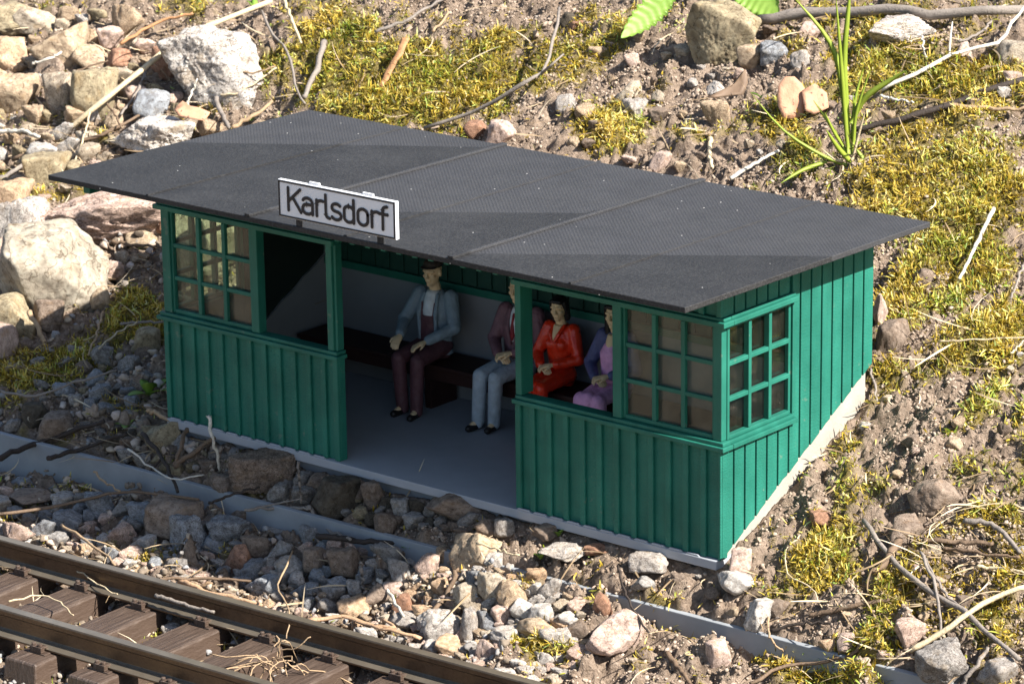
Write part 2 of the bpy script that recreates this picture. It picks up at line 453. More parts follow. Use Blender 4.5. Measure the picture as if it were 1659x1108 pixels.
c = t.mix(t.ramp(at_.outputs['Fac'], [(0.15, (0, 0, 0)), (0.6, (0.8, 0.8, 0.8))]).outputs['Color'], c, (0.17, 0.135, 0.03))
t.col(c); t.rough(0.95); t.spec(0.15)
ad = t.n('ShaderNodeMath', operation='ADD'); t.l(n2, 'Fac', ad, 0); t.l(n3, 'Fac', ad, 1)
t.bump(ad.outputs[0], 1.0, 0.035)
SOIL = t.m
tag(link('ground', gm, None, SOIL), kind='structure')

# ------------------------------------------------------------------ scatter helpers
def ico(sub):
    t_ = (1 + 5 ** 0.5) / 2
    v = [(-1, t_, 0), (1, t_, 0), (-1, -t_, 0), (1, -t_, 0), (0, -1, t_), (0, 1, t_), (0, -1, -t_), (0, 1, -t_), (t_, 0, -1), (t_, 0, 1), (-t_, 0, -1), (-t_, 0, 1)]
    f = [(0, 11, 5), (0, 5, 1), (0, 1, 7), (0, 7, 10), (0, 10, 11), (1, 5, 9), (5, 11, 4), (11, 10, 2), (10, 7, 6), (7, 1, 8), (3, 9, 4), (3, 4, 2), (3, 2, 6), (3, 6, 8), (3, 8, 9), (4, 9, 5), (2, 4, 11), (6, 2, 10), (8, 6, 7), (9, 8, 1)]
    v = [np.array(p) / np.linalg.norm(p) for p in v]
    for _ in range(sub):
        c = {}; g = []
        def mid(a, b):
            k = (min(a, b), max(a, b))
            if k not in c:
                m = v[a] + v[b]; v.append(m / np.linalg.norm(m)); c[k] = len(v) - 1
            return c[k]
        for a, b, d in f:
            x, y, z = mid(a, b), mid(b, d), mid(d, a)
            g += [(a, x, z), (b, y, x), (d, z, y), (x, y, z)]
        f = g
    return np.array(v), np.array(f)
ICO = {k: ico(k) for k in (0, 1, 2, 3, 4, 5)}

def rock_dirs(dirs, seed, planes=13, rough=0.1, flat=0.6, pw=26):
    r_ = np.random.default_rng(seed)
    n = r_.normal(size=(planes, 3)); n /= np.linalg.norm(n, axis=1)[:, None]
    n = np.concatenate([n, [[0, 0, 1], [0, 0, -1]]])
    d = np.concatenate([r_.uniform(flat, 1.0, planes), r_.uniform(0.6, 0.95, 2)])
    q = np.maximum(dirs @ n.T, 0) / d
    r = (q ** pw).sum(1) ** (-1 / pw)
    r = np.minimum(r, 1.7)
    r = r * (1 + rough * (0.9 * fbm(dirs * 1.6, 2, seed) + 0.45 * fbm(dirs * 4.5, 3, seed + 3) + 0.26 * fbm(dirs * 12, 3, seed + 5, 0.6)))
    r = r - 0.05 * rough / 0.1 * np.clip(1 - np.abs(vnoise(dirs * 2.7, seed + 9)) / 0.06, 0, 1)
    P = dirs * r[:, None]
    lo, hi = P.min(0), P.max(0)
    return (P - (lo + hi) / 2) / ((hi - lo) / 2)

def rot_rand(n, r_=rng):
    q = r_.normal(size=(n, 4)); q /= np.linalg.norm(q, axis=1)[:, None]
    w, x, y, z = q.T
    return np.stack([np.stack([1 - 2 * (y * y + z * z), 2 * (x * y - z * w), 2 * (x * z + y * w)], -1),
                     np.stack([2 * (x * y + z * w), 1 - 2 * (x * x + z * z), 2 * (y * z - x * w)], -1),
                     np.stack([2 * (x * z - y * w), 2 * (y * z + x * w), 1 - 2 * (x * x + y * y)], -1)], 1)

def scatter_region(n, r_):
    """random ground places within what the frame sees and a margin around it"""
    out = []
    while sum(len(o) for o in out) < n:
        x = r_.uniform(-22, 4.6, n * 2); y = r_.uniform(-4.6, 19, n * 2)
        px, py, z = to_px(np.stack([x, y, base_h(x, y)], -1))
        k = (px > -180) & (px < 1840) & (py > -130) & (py < 1240) & (~in_foot(x, y, 0.02))
        # fewer per area far away, where they show smaller
        k &= r_.uniform(size=len(x)) < np.clip((27.0 / z) ** 2, 0, 1)
        out.append(np.stack([x[k], y[k]], -1))
    return np.concatenate(out)[:n]

def pebbles_mesh(name, P, size, sub, seed, tone, ang_=(9, 0.6), rg=0.25):
    r_ = np.random.default_rng(seed)
    dirs, F = ICO[sub]
    lib = [rock_dirs(dirs, seed * 50 + k, ang_[0], rg, ang_[1], 14) for k in range(14)]
    if sub == 0: lib = [dirs * np.random.default_rng(seed * 9 + k).uniform(0.55, 1.25, (len(dirs), 1)) for k in range(14)]      # crumbs: jagged shards
    n = len(P); pick = r_.integers(0, 14, n); R = rot_rand(n, r_)
    L = np.stack(lib)[pick]
    sc = size[:, None] * r_.uniform(0.5, 1.2, (n, 3))
    V = np.einsum('nij,nkj->nki', R, L * sc[:, None, :])
    V[:, :, 2] *= 0.85
    V += P[:, None, :]
    FF = (F[None] + (np.arange(n) * len(dirs))[:, None, None]).reshape(-1, 3)
    me = mesh_np(name, V.reshape(-1, 3), FF, smooth=False)
    set_attr(me, 'tone', np.repeat(tone, len(dirs)))
    return me

# loose soil crumbs: uncountable, one object
r_ = np.random.default_rng(3)
P2 = scatter_region(230000, r_)
cx, cy = P2.T
mw = moss_w(cx, cy)
clump = fbm2(cx, cy, 1.1, 3, 71)
bal = (cy < -0.55) & (cx < -2.6)
k = (r_.uniform(size=len(cx)) < np.clip(0.62 + 0.75 * clump - 0.9 * mw, 0.06, 1)) & ~bal & ~((cy > -0.52) & (cy < -0.34) & (cx < -2.2))
cx, cy = cx[k], cy[k]
sz = 0.008 + 0.017 * r_.uniform(size=len(cx)) ** 2.2
cz = ground_h(cx, cy) + sz * 0.25
CRUMB = attr_ramp('soil_crumbs', 'tone', [(0.0, (0.21, 0.16, 0.121)), (0.45, (0.34, 0.268, 0.212)), (0.8, (0.385, 0.312, 0.25)), (1.0, (0.42, 0.345, 0.285))], 0.95, 0.12, nscale=40, bump=0.6)
me = pebbles_mesh('soil_crumbs', np.stack([cx, cy, cz], -1), sz, 1 if False else 0, 5, r_.uniform(size=len(cx)) ** 1.2, (5, 0.38))
tag(link('soil_crumbs', me, None, CRUMB), 'loose brown crumbs of dry soil covering the slope', 'soil', kind='stuff')
# bigger clods, finer mesh
P2 = scatter_region(700, r_); cx, cy = P2.T
k = (r_.uniform(size=len(cx)) < np.clip(0.5 + 0.9 * fbm2(cx, cy, 1.1, 3, 71) - moss_w(cx, cy), 0, 1)) & ~((cy < -0.3) & (cx < -2.4))
cx, cy = cx[k], cy[k]; sz = r_.uniform(0.03, 0.09, len(cx))
me = pebbles_mesh('soil_clods', np.stack([cx, cy, ground_h(cx, cy) + sz * 0.2], -1), sz, 2, 6, r_.uniform(0.0, 0.6, len(cx)), (6, 0.45), 0.6)
tag(link('soil_clods', me, None, CRUMB), 'brown clods of dry soil lying between the crumbs', 'soil', kind='stuff')

# ------------------------------------------------------------------ strands (moss, straw)
def strands(name, P, az, tilt, length, width, curve, seg, tone, mat, normal_jit=0.5, seed=1):
    """flat tapering curved strands; az heading, tilt above the ground, curve bends upwards or down"""
    r_ = np.random.default_rng(seed); n = len(P)
    t = np.linspace(0, 1, seg + 1)
    ang = tilt[:, None] + curve[:, None] * t[None]
    stp = length[:, None] / seg
    dx = np.cumsum(np.cos(ang) * stp, 1) - np.cos(ang[:, :1]) * stp
    dz = np.cumsum(np.sin(ang) * stp, 1) - np.sin(ang[:, :1]) * stp
    yaw = az[:, None] + normal_jit * (r_.uniform(-1, 1, n)[:, None]) * t[None] * 1.2
    ctr = np.stack([P[:, None, 0] + dx * np.cos(yaw), P[:, None, 1] + dx * np.sin(yaw), P[:, None, 2] + dz], -1)
    roll = r_.uniform(-0.9, 0.9, n)[:, None]
    side = np.stack([-np.sin(yaw) * np.cos(roll), np.cos(yaw) * np.cos(roll), np.sin(roll) + 0 * yaw], -1)
    wd = width[:, None] * np.clip(np.minimum(0.45 + 2.2 * t, 1.0), 0, 1)[None] * (1 - 0.85 * t ** 3)[None]
    A = ctr - side * wd[..., None] / 2; B = ctr + side * wd[..., None] / 2
    V = np.stack([A, B], 2).reshape(n, -1, 3)
    k = np.arange(seg) * 2
    F = np.stack([k, k + 1, k + 3, k + 2], -1)
    m = V.shape[1]
    FF = (F[None] + (np.arange(n) * m)[:, None, None]).reshape(-1, 4)
    me = mesh_np(name, V.reshape(-1, 3), FF, smooth=True)
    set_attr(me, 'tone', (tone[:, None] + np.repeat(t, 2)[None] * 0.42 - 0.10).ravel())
    set_attr(me, 'hue', np.repeat(np.clip(r_.normal(0.3, 0.3, n) + (0.35 * fbm2(P[:, 0], P[:, 1], 2.2, 2, 77)), 0, 1), m))
    return link(name, me, None, mat)

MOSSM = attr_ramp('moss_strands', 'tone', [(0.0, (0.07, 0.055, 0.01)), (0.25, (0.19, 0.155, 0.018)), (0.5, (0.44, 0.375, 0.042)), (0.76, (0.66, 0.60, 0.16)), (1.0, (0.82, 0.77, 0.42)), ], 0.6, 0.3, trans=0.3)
mt_ = MOSSM.node_tree; hb_ = mt_.nodes.new('ShaderNodeAttribute'); hb_.attribute_name = 'hue'      # some strands green, some brown-gold
hr_ = mt_.nodes.new('ShaderNodeValToRGB'); e_ = hr_.color_ramp.elements; e_[0].position = 0.1; e_[0].color = (1.0, 0.80, 0.55, 1); e_[1].position = 0.9; e_[1].color = (0.52, 0.80, 0.5, 1)
k_ = e_.new(0.45); k_.color = (0.95, 0.92, 0.9, 1)
mt_.links.new(hb_.outputs['Fac'], hr_.inputs['Fac']); hm_ = mt_.nodes.new('ShaderNodeMix'); hm_.data_type = 'RGBA'; hm_.blend_type = 'MULTIPLY'; hm_.inputs[0].default_value = 1.0
src_ = [n for n in mt_.nodes if n.type == 'VALTORGB' and n != hr_][0]; outs_ = [l_.to_socket for l_ in src_.outputs['Color'].links]
mt_.links.new(src_.outputs['Color'], hm_.inputs[6]); mt_.links.new(hr_.outputs['Color'], hm_.inputs[7])
for s_ in outs_: mt_.links.new(hm_.outputs[2], s_)
P2 = scatter_region(900000, r_); cx, cy = P2.T
mw = moss_w(cx, cy); k = r_.uniform(size=len(cx)) < 0.92 * mw ** 1.35 + 0.004
k &= ~((cy > -0.60) & (cy < -0.30) & (cx < -2.2))
cx, cy, mw = cx[k], cy[k], mw[k]; n = len(cx)
tuft = fbm2(cx, cy, 5.5, 2, 91)
tilt = np.clip(r_.normal(0.38, 0.42, n), -0.15, 1.4)
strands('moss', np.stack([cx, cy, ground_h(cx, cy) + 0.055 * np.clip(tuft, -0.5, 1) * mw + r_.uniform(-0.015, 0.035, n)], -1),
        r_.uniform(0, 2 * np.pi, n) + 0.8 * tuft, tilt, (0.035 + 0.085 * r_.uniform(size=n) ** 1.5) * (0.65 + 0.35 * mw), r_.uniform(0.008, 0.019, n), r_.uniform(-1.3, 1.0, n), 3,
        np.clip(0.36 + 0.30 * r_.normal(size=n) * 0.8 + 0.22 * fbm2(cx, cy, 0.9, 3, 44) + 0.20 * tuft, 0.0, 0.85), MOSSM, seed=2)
tag(bpy.data.objects['moss'], 'yellow-green feathery moss growing in cushions over the slope', 'moss', kind='stuff')

# dry plant litter: thin straws lying about, thickest at the upper left and the lower right
LIT = [(120, 230, 190, 90, 1.0), (330, 120, 150, 90, 0.9), (450, 170, 60, 60, 0.8), (230, 440, 60, 45, 1.0), (1570, 920, 130, 130, 1.0), (1450, 1000, 120, 80, 0.7), (260, 930, 200, 40, 0.7), (1300, 250, 200, 90, 0.35), (450, 700, 200, 90, 0.5), (60, 610, 90, 70, 0.7), (700, 150, 300, 110, 0.3), (1540, 500, 150, 200, 0.25), (420, 1070, 70, 36, 1.2), (1560, 90, 120, 70, 0.6), (230, 720, 160, 60, 0.8)]
P2 = scatter_region(60000, r_); cx, cy = P2.T
px, py, zz = to_px(np.stack([cx, cy, base_h(cx, cy)], -1)); w = np.full(len(cx), 0.10)
for a, b, ra, rb, s in LIT: w = np.maximum(w, s * np.exp(-(((px - a) / ra) ** 2 + ((py - b) / rb) ** 2) ** 2))
k = r_.uniform(size=len(cx)) < w * 0.27
cx, cy = cx[k], cy[k]; n = len(cx)
STRAW = attr_ramp('dry_straw', 'tone', [(0.0, (0.10, 0.066, 0.04)), (0.4, (0.27, 0.19, 0.11)), (0.75, (0.46, 0.36, 0.23)), (1.0, (0.62, 0.53, 0.38))], 0.75, 0.25)
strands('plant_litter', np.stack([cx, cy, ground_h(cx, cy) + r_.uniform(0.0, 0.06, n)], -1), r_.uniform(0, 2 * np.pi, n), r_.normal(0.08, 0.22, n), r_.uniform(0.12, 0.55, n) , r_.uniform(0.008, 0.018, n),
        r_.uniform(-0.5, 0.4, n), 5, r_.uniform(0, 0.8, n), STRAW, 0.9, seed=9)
tag(bpy.data.objects['plant_litter'], 'thin dry straws and stalk fibres strewn over the soil', 'litter', kind='stuff')
# ------------------------------------------------------------------ the waiting shelter
sh = empty('waiting_shelter', (-W / 2, 0, 0), 'green boarded railway waiting shelter with flat dark roof on a grey floor', 'shelter')
SX = W / 2                      # shelter parts are written with x from the right front corner, then shifted
def part(mb, name, mat, bevel=0.0, parent=None, smooth=False):
    o = mb.build(name, mat, parent or sh, bevel=bevel, smooth=smooth)
    if parent is None: o.location = (SX, 0, 0)
    return o
def roofz(y): return 2.322 - 0.0117 * (y + 0.959)      # top of the roof
def under(y): return roofz(y) - 0.048
diag = lambda y: max(0.0, 0.02 + 0.545 * (y - 0.03))
PITCH = 2.05 / 12

m = MB(); m.box(-W + 0.02, -0.02, -0.055, D - 0.1, -0.075, 0.0)
# wavy lip of the floor plate under the battens
for x0, x1 in ((-W + 0.03, -3.98), (-2.05, -0.03)):
    k = 0
    while x0 + (k + 1) * PITCH < x1 + 0.02:
        a = x0 + k * PITCH
        m.prism_y([(a + 0.01, -0.001), (a + PITCH - 0.01, -0.001), (a + PITCH - 0.035, 0.016), (a + 0.035, 0.016)], -0.05, -0.031); k += 1
part(m, 'floor', GREY, 0.006)
m = MB(); m.box(-W + 0.06, -0.06, 0.03, 0.10, -0.45, -0.077); part(m, 'base', WALLGREY)

def boards(x0, x1):
    m = MB()
    m.box(x0 + 0.002, x1 - 0.002, 0.0, 0.07, 0.001, 0.895)
    for k in range(13):
        a = x0 + k * PITCH - 0.026
        a = max(a, x0 + 0.001); b = min(a + 0.052, x1 - 0.001)
        m.box(a, b, -0.027, -0.0005, 0.003, 0.893)
    return m
part(boards(-W, -3.98), 'front_panel', GREEN, 0.005)
part(boards(-2.05, 0.0), 'front_panel', GREEN, 0.005)

def sill(x0, x1):
    m = MB(); m.box(x0, x1, -0.062, 0.074, 0.897, 0.934); m.box(x0 + 0.02, x1 - 0.02, -0.038, 0.078, 0.9345, 0.965); return m
part(sill(-W - 0.05, -3.955), 'sill', GREEN_TRIM, 0.006)
part(sill(-2.06, 0.05), 'sill', GREEN_TRIM, 0.006)

def post(x0, x1, y0=-0.02, y1=0.075, z0=0.967, z1=1.885):
    m = MB(); m.box(x0, x1, y0, y1, z0, z1); part(m, 'post', GREEN_TRIM, 0.006)
post(-W + 0.005, -W + 0.10, -0.015)            # left corner
post(-4.97, -4.88)
post(-4.085, -4.02, -0.025); post(-4.018, -3.99, -0.005)
post(-2.045, -1.985, -0.025, 0.13)
post(-1.06, -0.975)
post(-0.085, -0.004, -0.012)
# door jambs below sill height, full height edge boards
for x0, x1 in ((-4.032, -3.984), (-2.049, -2.0)):
    m = MB(); m.box(x0, x1, -0.031, -0.028, 0.006, 0.89); part(m, 'door_jamb', GREEN_TRIM, 0.006)

def lintel(x0, x1):
    m = MB(); m.box(x0, x1, -0.055, 0.078, 1.887, 1.93); m.box(x0 + 0.02, x1 - 0.02, -0.03, 0.07, 1.931, 1.955); part(m, 'lintel', GREEN_TRIM, 0.006)
lintel(-W - 0.05, -3.985); lintel(-2.06, 0.05)
m = MB(); m.box(-W + 0.004, -0.004, 0.004, 0.06, 1.957, under(0.03) - 0.002)
k = 0
while -W + k * PITCH < -0.03:
    a = -W + 0.002 + k * PITCH; lo = 1.958
    if -3.99 < a < -2.07: lo = 1.925
    m.box(a, min(a + 0.05, -0.002), -0.024, 0.003, lo, under(-0.02) - 0.003); k += 1
m.box(-3.93, -2.1, 0.006, 0.05, 1.93, 1.955)
part(m, 'fascia', GREEN, 0.004)

# windows: frame with glazing bars, the glass is its child
def glass(name, d0, d1):
  GL = NT(name)
  gl = GL.n('ShaderNodeBsdfGlossy'); gl.inputs['Roughness'].default_value = 0.06
  tr = GL.n('ShaderNodeBsdfTransparent'); tr.inputs['Color'].default_value = (0.82, 0.88, 0.80, 1)
  lw = GL.n('ShaderNodeLayerWeight'); lw.inputs['Blend'].default_value = 0.5
  pw_ = GL.n('ShaderNodeMath', operation='POWER'); GL.l(lw, 'Facing', pw_, 0); pw_.inputs[1].default_value = 3.5
  fr = GL.n('ShaderNodeMath', operation='MULTIPLY_ADD'); GL.l(pw_, 0, fr, 0); fr.inputs[1].default_value = 0.7; fr.inputs[2].default_value = 0.035
  mx = GL.n('ShaderNodeMixShader'); GL.l(fr, 0, mx, 0); GL.l(tr, 0, mx, 1); GL.l(gl, 0, mx, 2)
  df = GL.n('ShaderNodeBsdfDiffuse'); df.inputs['Color'].default_value = (0.42, 0.38, 0.30, 1)
  dn = GL.noise(5, 5, 0.6); dn2 = GL.noise(70, 2, 0.6)
  dr = GL.ramp(dn.outputs['Fac'], [(0.3, (d0, d0, d0)), (0.75, (d1, d1, d1))])
  ds = GL.ramp(dn2.outputs['Fac'], [(0.73, (0, 0, 0)), (0.76, (0.5, 0.5, 0.5))])
  mxf = GL.n('ShaderNodeMath', operation='MAXIMUM'); GL.l(dr, 'Color', mxf, 0); GL.l(ds, 'Color', mxf, 1)
  mx2 = GL.n('ShaderNodeMixShader'); GL.l(mxf, 0, mx2, 0); GL.l(mx, 0, mx2, 1); GL.l(df, 0, mx2, 2); GL.l(mx2, 0, GL.out, 'Surface')
  return GL.m
GLASS = glass('hazy_glass', 0.025, 0.16); GLASS_SIDE = glass('clear_glass', 0.003, 0.02)

def window_front(x0, x1, z0=0.967, z1=1.885):
    f = MB(); b = 0.022
    f.box(x0, x0 + b, 0.005, 0.045, z0, z1); f.box(x1 - b, x1, 0.005, 0.045, z0, z1)
    f.box(x0 + b, x1 - b, 0.006, 0.044, z0, z0 + b + 0.012); f.box(x0 + b, x1 - b, 0.006, 0.044, z1 - b, z1)
    xs_ = [x0 + b + (x1 - x0 - 2 * b) * k / 3 for k in (1, 2)]; zs_ = [z0 + b + (z1 - z0 - 2 * b) * k / 3 for k in (1, 2)]
    for a in xs_: f.box(a - 0.02, a + 0.02, 0.004, 0.042, z0 + b + 0.013, z1 - b - 0.001)
    for a in zs_: f.box(x0 + b + 0.001, x1 - b - 0.001, 0.010, 0.040, a - 0.018, a + 0.018)
    w = part(f, 'window', GREEN_TRIM, 0.005)
    p = MB(); p.box(x0 + b, x1 - b, 0.0455, 0.054, z0 + 0.01, z1 - 0.01); p.build('pane', GLASS, w)
window_front(-5.93, -4.97); window_front(-0.975, -0.085)

def window_side(y0, y1, z0, z1, xo, s):        # s=+1: outside is +x
    f = MB(); b = 0.03
    def bx(a0, a1, *r):
        f.box(min(xo + s * a0, xo + s * a1), max(xo + s * a0, xo + s * a1), *r)
    bx(-0.05, 0.006, y0, y0 + b, z0, z1); bx(-0.05, -0.012, y1 - b, y1, z0, z1)
    bx(-0.049, 0.005, y0 + b, y1 - b, z0, z0 + b); bx(-0.049, 0.005, y0 + b, y1 - b, z1 - b, z1)
    for k in (1, 2):
        a = y0 + b + (y1 - y0 - 2 * b) * k / 3; bx(-0.045, 0.006, a - 0.019, a + 0.019, z0 + b + 0.001, z1 - b - 0.001)
        a = z0 + b + (z1 - z0 - 2 * b) * k / 3; bx(-0.04, 0.001, y0 + b + 0.001, y1 - b - 0.001, a - 0.018, a + 0.018)
    w = part(f, 'window', GREEN_TRIM, 0.005)
    p = MB(); a, c_ = sorted((xo - s * 0.051, xo - s * 0.059)); p.box(a, c_, y0 + 0.01, y1 - 0.01, z0 + 0.01, z1 - 0.01); p.build('pane', GLASS_SIDE, w)

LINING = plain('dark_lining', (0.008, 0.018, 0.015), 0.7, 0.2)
def side_wall(xo, s):
    m = MB(); r2 = random.Random(4)
    def pr(poly, a0, a1):
        a, b = sorted((xo + s * a0, xo + s * a1)); m.prism_x(poly, a, b)
    N = 14; q = D / N
    wy0, wy1, wz0, wz1 = 0.05, 0.91, 0.965, 1.885
    # backing in three pieces round the window
    pr([(0.004, 0.006), (0.03, 0.01), (wy1, diag(wy1)), (wy1, wz0 - 0.003), (0.004, wz0 - 0.003)], -0.075, -0.024)
    pr([(0.004, wz1 + 0.003), (wy1, wz1 + 0.003), (wy1, under(wy1) - 0.002), (0.004, under(0) - 0.002)], -0.075, -0.024)
    pr([(wy1 + 0.002, diag(wy1) ), (D - 0.002, diag(D)), (D - 0.002, under(D) - 0.002), (wy1 + 0.002, under(wy1) - 0.002)], -0.075, -0.024)
    for k in range(N):
        a = k * q + (0.0 if k == 0 else 0.011); b = (k + 1) * q - 0.011
        lo0 = diag(a) - r2.uniform(0, 0.018) if k else 0.0; lo1 = diag(b) - r2.uniform(0, 0.012)
        bottom = [(a, lo0), ((a + b) / 2, (lo0 + lo1) / 2 + r2.uniform(0, 0.012)), (b, lo1)]
        ty = under(a) - 0.004
        if b < wy1 + 0.01:
            pr(bottom + [(b, 0.893), (a, 0.893)], -0.0235, 0.0)
            pr([(a, 1.957), (b, 1.957), (b, ty), (a, ty)], -0.0235, 0.0)
        elif a < wy1:
            a2 = wy1 + 0.004
            pr(bottom + [(b, ty), (a2, ty), (a2, 0.893), (a, 0.893)], -0.0235, 0.0)
        else:
            pr(bottom + [(b, ty), (a, ty)], -0.0235, 0.0)
    part(m, 'side_wall', GREEN, 0.005)
    # sill and head boards of the side window
    m = MB()
    for z0, z1, p_, q_ in ((0.897, 0.934, 0.05, 0.93), (0.9345, 0.963, 0.026, 0.915)):
        a, b = sorted((xo - s * 0.02, xo + s * p_)); m.box(a, b, 0.0787, q_, z0, z1)
    part(m, 'sill', GREEN_TRIM, 0.005)
    m = MB(); a, b = sorted((xo - s * 0.02, xo + s * 0.05)); m.box(a, b, 0.0785, 0.93, 1.888, 1.928)
    a, b = sorted((xo - s * 0.02, xo + s * 0.026)); m.box(a, b, 0.0785, 0.92, 1.929, 1.955); part(m, 'lintel', GREEN_TRIM, 0.005)
    m = MB(); a, b = sorted((xo - s * 0.022, xo + s * 0.004)); m.box(a, b, 0.912, 0.948, 0.966, 1.886); part(m, 'post', GREEN_TRIM, 0.004)
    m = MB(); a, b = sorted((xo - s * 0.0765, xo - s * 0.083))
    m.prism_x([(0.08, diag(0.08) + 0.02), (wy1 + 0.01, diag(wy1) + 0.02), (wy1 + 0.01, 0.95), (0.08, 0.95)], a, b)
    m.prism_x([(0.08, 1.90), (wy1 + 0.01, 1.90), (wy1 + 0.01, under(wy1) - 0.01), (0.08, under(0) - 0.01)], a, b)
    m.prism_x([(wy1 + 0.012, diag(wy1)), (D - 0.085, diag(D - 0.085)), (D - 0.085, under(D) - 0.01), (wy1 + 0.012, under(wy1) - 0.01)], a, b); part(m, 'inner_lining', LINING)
    window_side(wy0, wy1 - 0.002, 0.966, 1.884, xo, s)
    # sloping concrete foot of the wall
    m = MB(); a, b = sorted((xo - s * 0.105, xo - s * 0.032))
    pts = [(0.02, -0.45), (D - 0.06, -0.45), (D - 0.06, 1.16)]
    for k in range(13, -1, -1):
        y = 0.03 + (D - 0.1) * k / 13.0; pts.append((y, max(0.0, diag(y)) - 0.012 + 0.02 * (k % 2)))
    m.prism_x(pts, a, b)
    # the part seen inside and below the boards
    part(m, 'concrete_foot', CONCRETE if s > 0 else WALLGREY)
side_wall(0.0, 1); side_wall(-W, -1)

m = MB(); m.box(-W + 0.12, -0.12, D - 0.075, D - 0.002, -0.45, 1.0); part(m, 'back_panel', WALLGREY)
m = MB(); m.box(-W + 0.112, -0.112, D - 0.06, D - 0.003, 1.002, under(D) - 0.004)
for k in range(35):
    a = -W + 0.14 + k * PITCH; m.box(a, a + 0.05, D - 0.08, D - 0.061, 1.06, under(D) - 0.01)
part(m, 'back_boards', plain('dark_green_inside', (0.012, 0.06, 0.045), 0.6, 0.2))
m = MB(); m.box(-W + 0.115, -0.115, D - 0.115, D - 0.077, 0.985, 1.055); part(m, 'wall_rail', GREEN_TRIM, 0.006)

# roof: sheets of felt, print lines run two ways on each sheet
t = NT('dark_roof_felt')
tc = t.n('ShaderNodeTexCoord'); sep = t.n('ShaderNodeSeparateXYZ'); t.l(tc, 'Object', sep, 0)
def mth(op, a, b=None):
    x = t.n('ShaderNodeMath', operation=op)
    for i_, v in enumerate((a, b)):
        if v is None: continue
        if isinstance(v, (int, float)): x.inputs[i_].default_value = v
        else: t.t.links.new(v, x.inputs[i_])
    return x.outputs[0]
X_, Y_ = sep.outputs['X'], sep.outputs['Y']
def halfplane(x0, y0, k):       # 1 in front of the diagonal
    return mth('LESS_THAN', mth('SUBTRACT', Y_, y0), mth('MULTIPLY', mth('SUBTRACT', X_, x0), k))
s1 = mth('LESS_THAN', X_, -4.06); s3 = mth('GREATER_THAN', X_, -1.9)
s2 = mth('SUBTRACT', 1.0, mth('ADD', s1, s3))
zone = mth('ADD', mth('ADD', mth('MULTIPLY', s1, halfplane(-5.43, 1.25, 0.68)), mth('MULTIPLY', s2, halfplane(-3.22, -0.11, 0.745))), mth('MULTIPLY', s3, halfplane(-1.6, -0.54, 0.745)))
def lines(dir_x, dir_y, sc):
    v = mth('ADD', mth('MULTIPLY', X_, dir_x), mth('MULTIPLY', Y_, dir_y))
    return mth('SINE', mth('MULTIPLY', v, sc))
hA = mth('MULTIPLY', mth('ADD', lines(0.7, 0.7, 230), lines(-0.7, 0.7, 230)), 0.32); hB = lines(0.0, 1.0, 300)
hmix = t.n('ShaderNodeMix', data_type='FLOAT'); t.t.links.new(zone, hmix.inputs[0]); t.t.links.new(hA, hmix.inputs[2]); t.t.links.new(mth('MULTIPLY', hB, 0.2), hmix.inputs[3])
nz = t.noise(3.0, 6, 0.65); nf = t.noise(52, 3, 0.7); ns = t.noise(55, 2, 0.5)
c = t.mix(nz.outputs['Fac'], (0.009, 0.0093, 0.0103), (0.024, 0.024, 0.026))
c = t.mix(mth('MULTIPLY', zone, 0.85), t.mix(1.0, c, (1.85, 1.85, 1.88), 'MULTIPLY'), t.mix(1.0, c, (0.56, 0.55, 0.54), 'MULTIPLY'))  # differing sheen of the two line directions, painted in as lighter and darker colour
c = t.mix(t.ramp(nf.outputs['Fac'], [(0.45, (0, 0, 0)), (0.75, (0.5, 0.5, 0.5))]).outputs['Color'], c, (0.075, 0.074, 0.073))
vo = t.n('ShaderNodeTexVoronoi', feature='F1'); vo.inputs['Scale'].default_value = 7.5; t.l(tc, 'Object', vo, 'Vector')
fl = t.ramp(vo.outputs['Distance'], [(0.0, (1, 1, 1)), (0.035, (1, 1, 1)), (0.06, (0, 0, 0))])
sepc = t.n('ShaderNodeSeparateColor'); t.l(vo, 'Color', sepc, 0)
c = t.mix(mth('MULTIPLY', fl.outputs['Color'], mth('GREATER_THAN', sepc.outputs[0], 0.66)), c, (0.62, 0.60, 0.56))
dst = t.ramp(t.noise(1.3, 6, 0.7).outputs['Fac'], [(0.45, (0, 0, 0)), (0.75, (0.35, 0.35, 0.35))])
c = t.mix(dst.outputs['Color'], c, (0.055, 0.054, 0.054))
t.col(c); t.rough(0.66); t.spec(0.36)
hm = mth('ADD', hmix.outputs[0], mth('MULTIPLY', nf.outputs['Fac'], 2.4)); t.bump(hm, 0.55, 0.006)
ROOF = t.m
xl, xr, yf, yb = -W - 0.361, 0.361, -0.959, 2.29
def roof_slab(x0, x1, y0, y1, top, th):
    m = MB(); n = 24
    z = lambda y: roofz(y) + top
    vs = [(x0, y0, z(y0)), (x1, y0, z(y0)), (x1, y1, z(y1)), (x0, y1, z(y1))]
    m.add([(a, b, c_ - th) for a, b, c_ in vs] + vs, [(3, 2, 1, 0), (4, 5, 6, 7), (0, 1, 5, 4), (1, 2, 6, 5), (2, 3, 7, 6), (3, 0, 4, 7)])
    return m
roof = part(roof_slab(xl, xr, yf, yb, 0, 0.046), 'roof', ROOF, 0.006)
for x in (-4.06, -1.9):
    roof_slab(x - 0.028, x + 0.028, yf - 0.004, yb + 0.003, 0.022, 0.0215).build('roof_seam', ROOF, roof, bevel=0.004)
for x in (-5.2, -3.0, -0.72):
    m = roof_slab(x - 0.010, x + 0.010, yf - 0.002, yb + 0.002, 0.012, 0.0115); m.build('roof_seam', ROOF, roof)
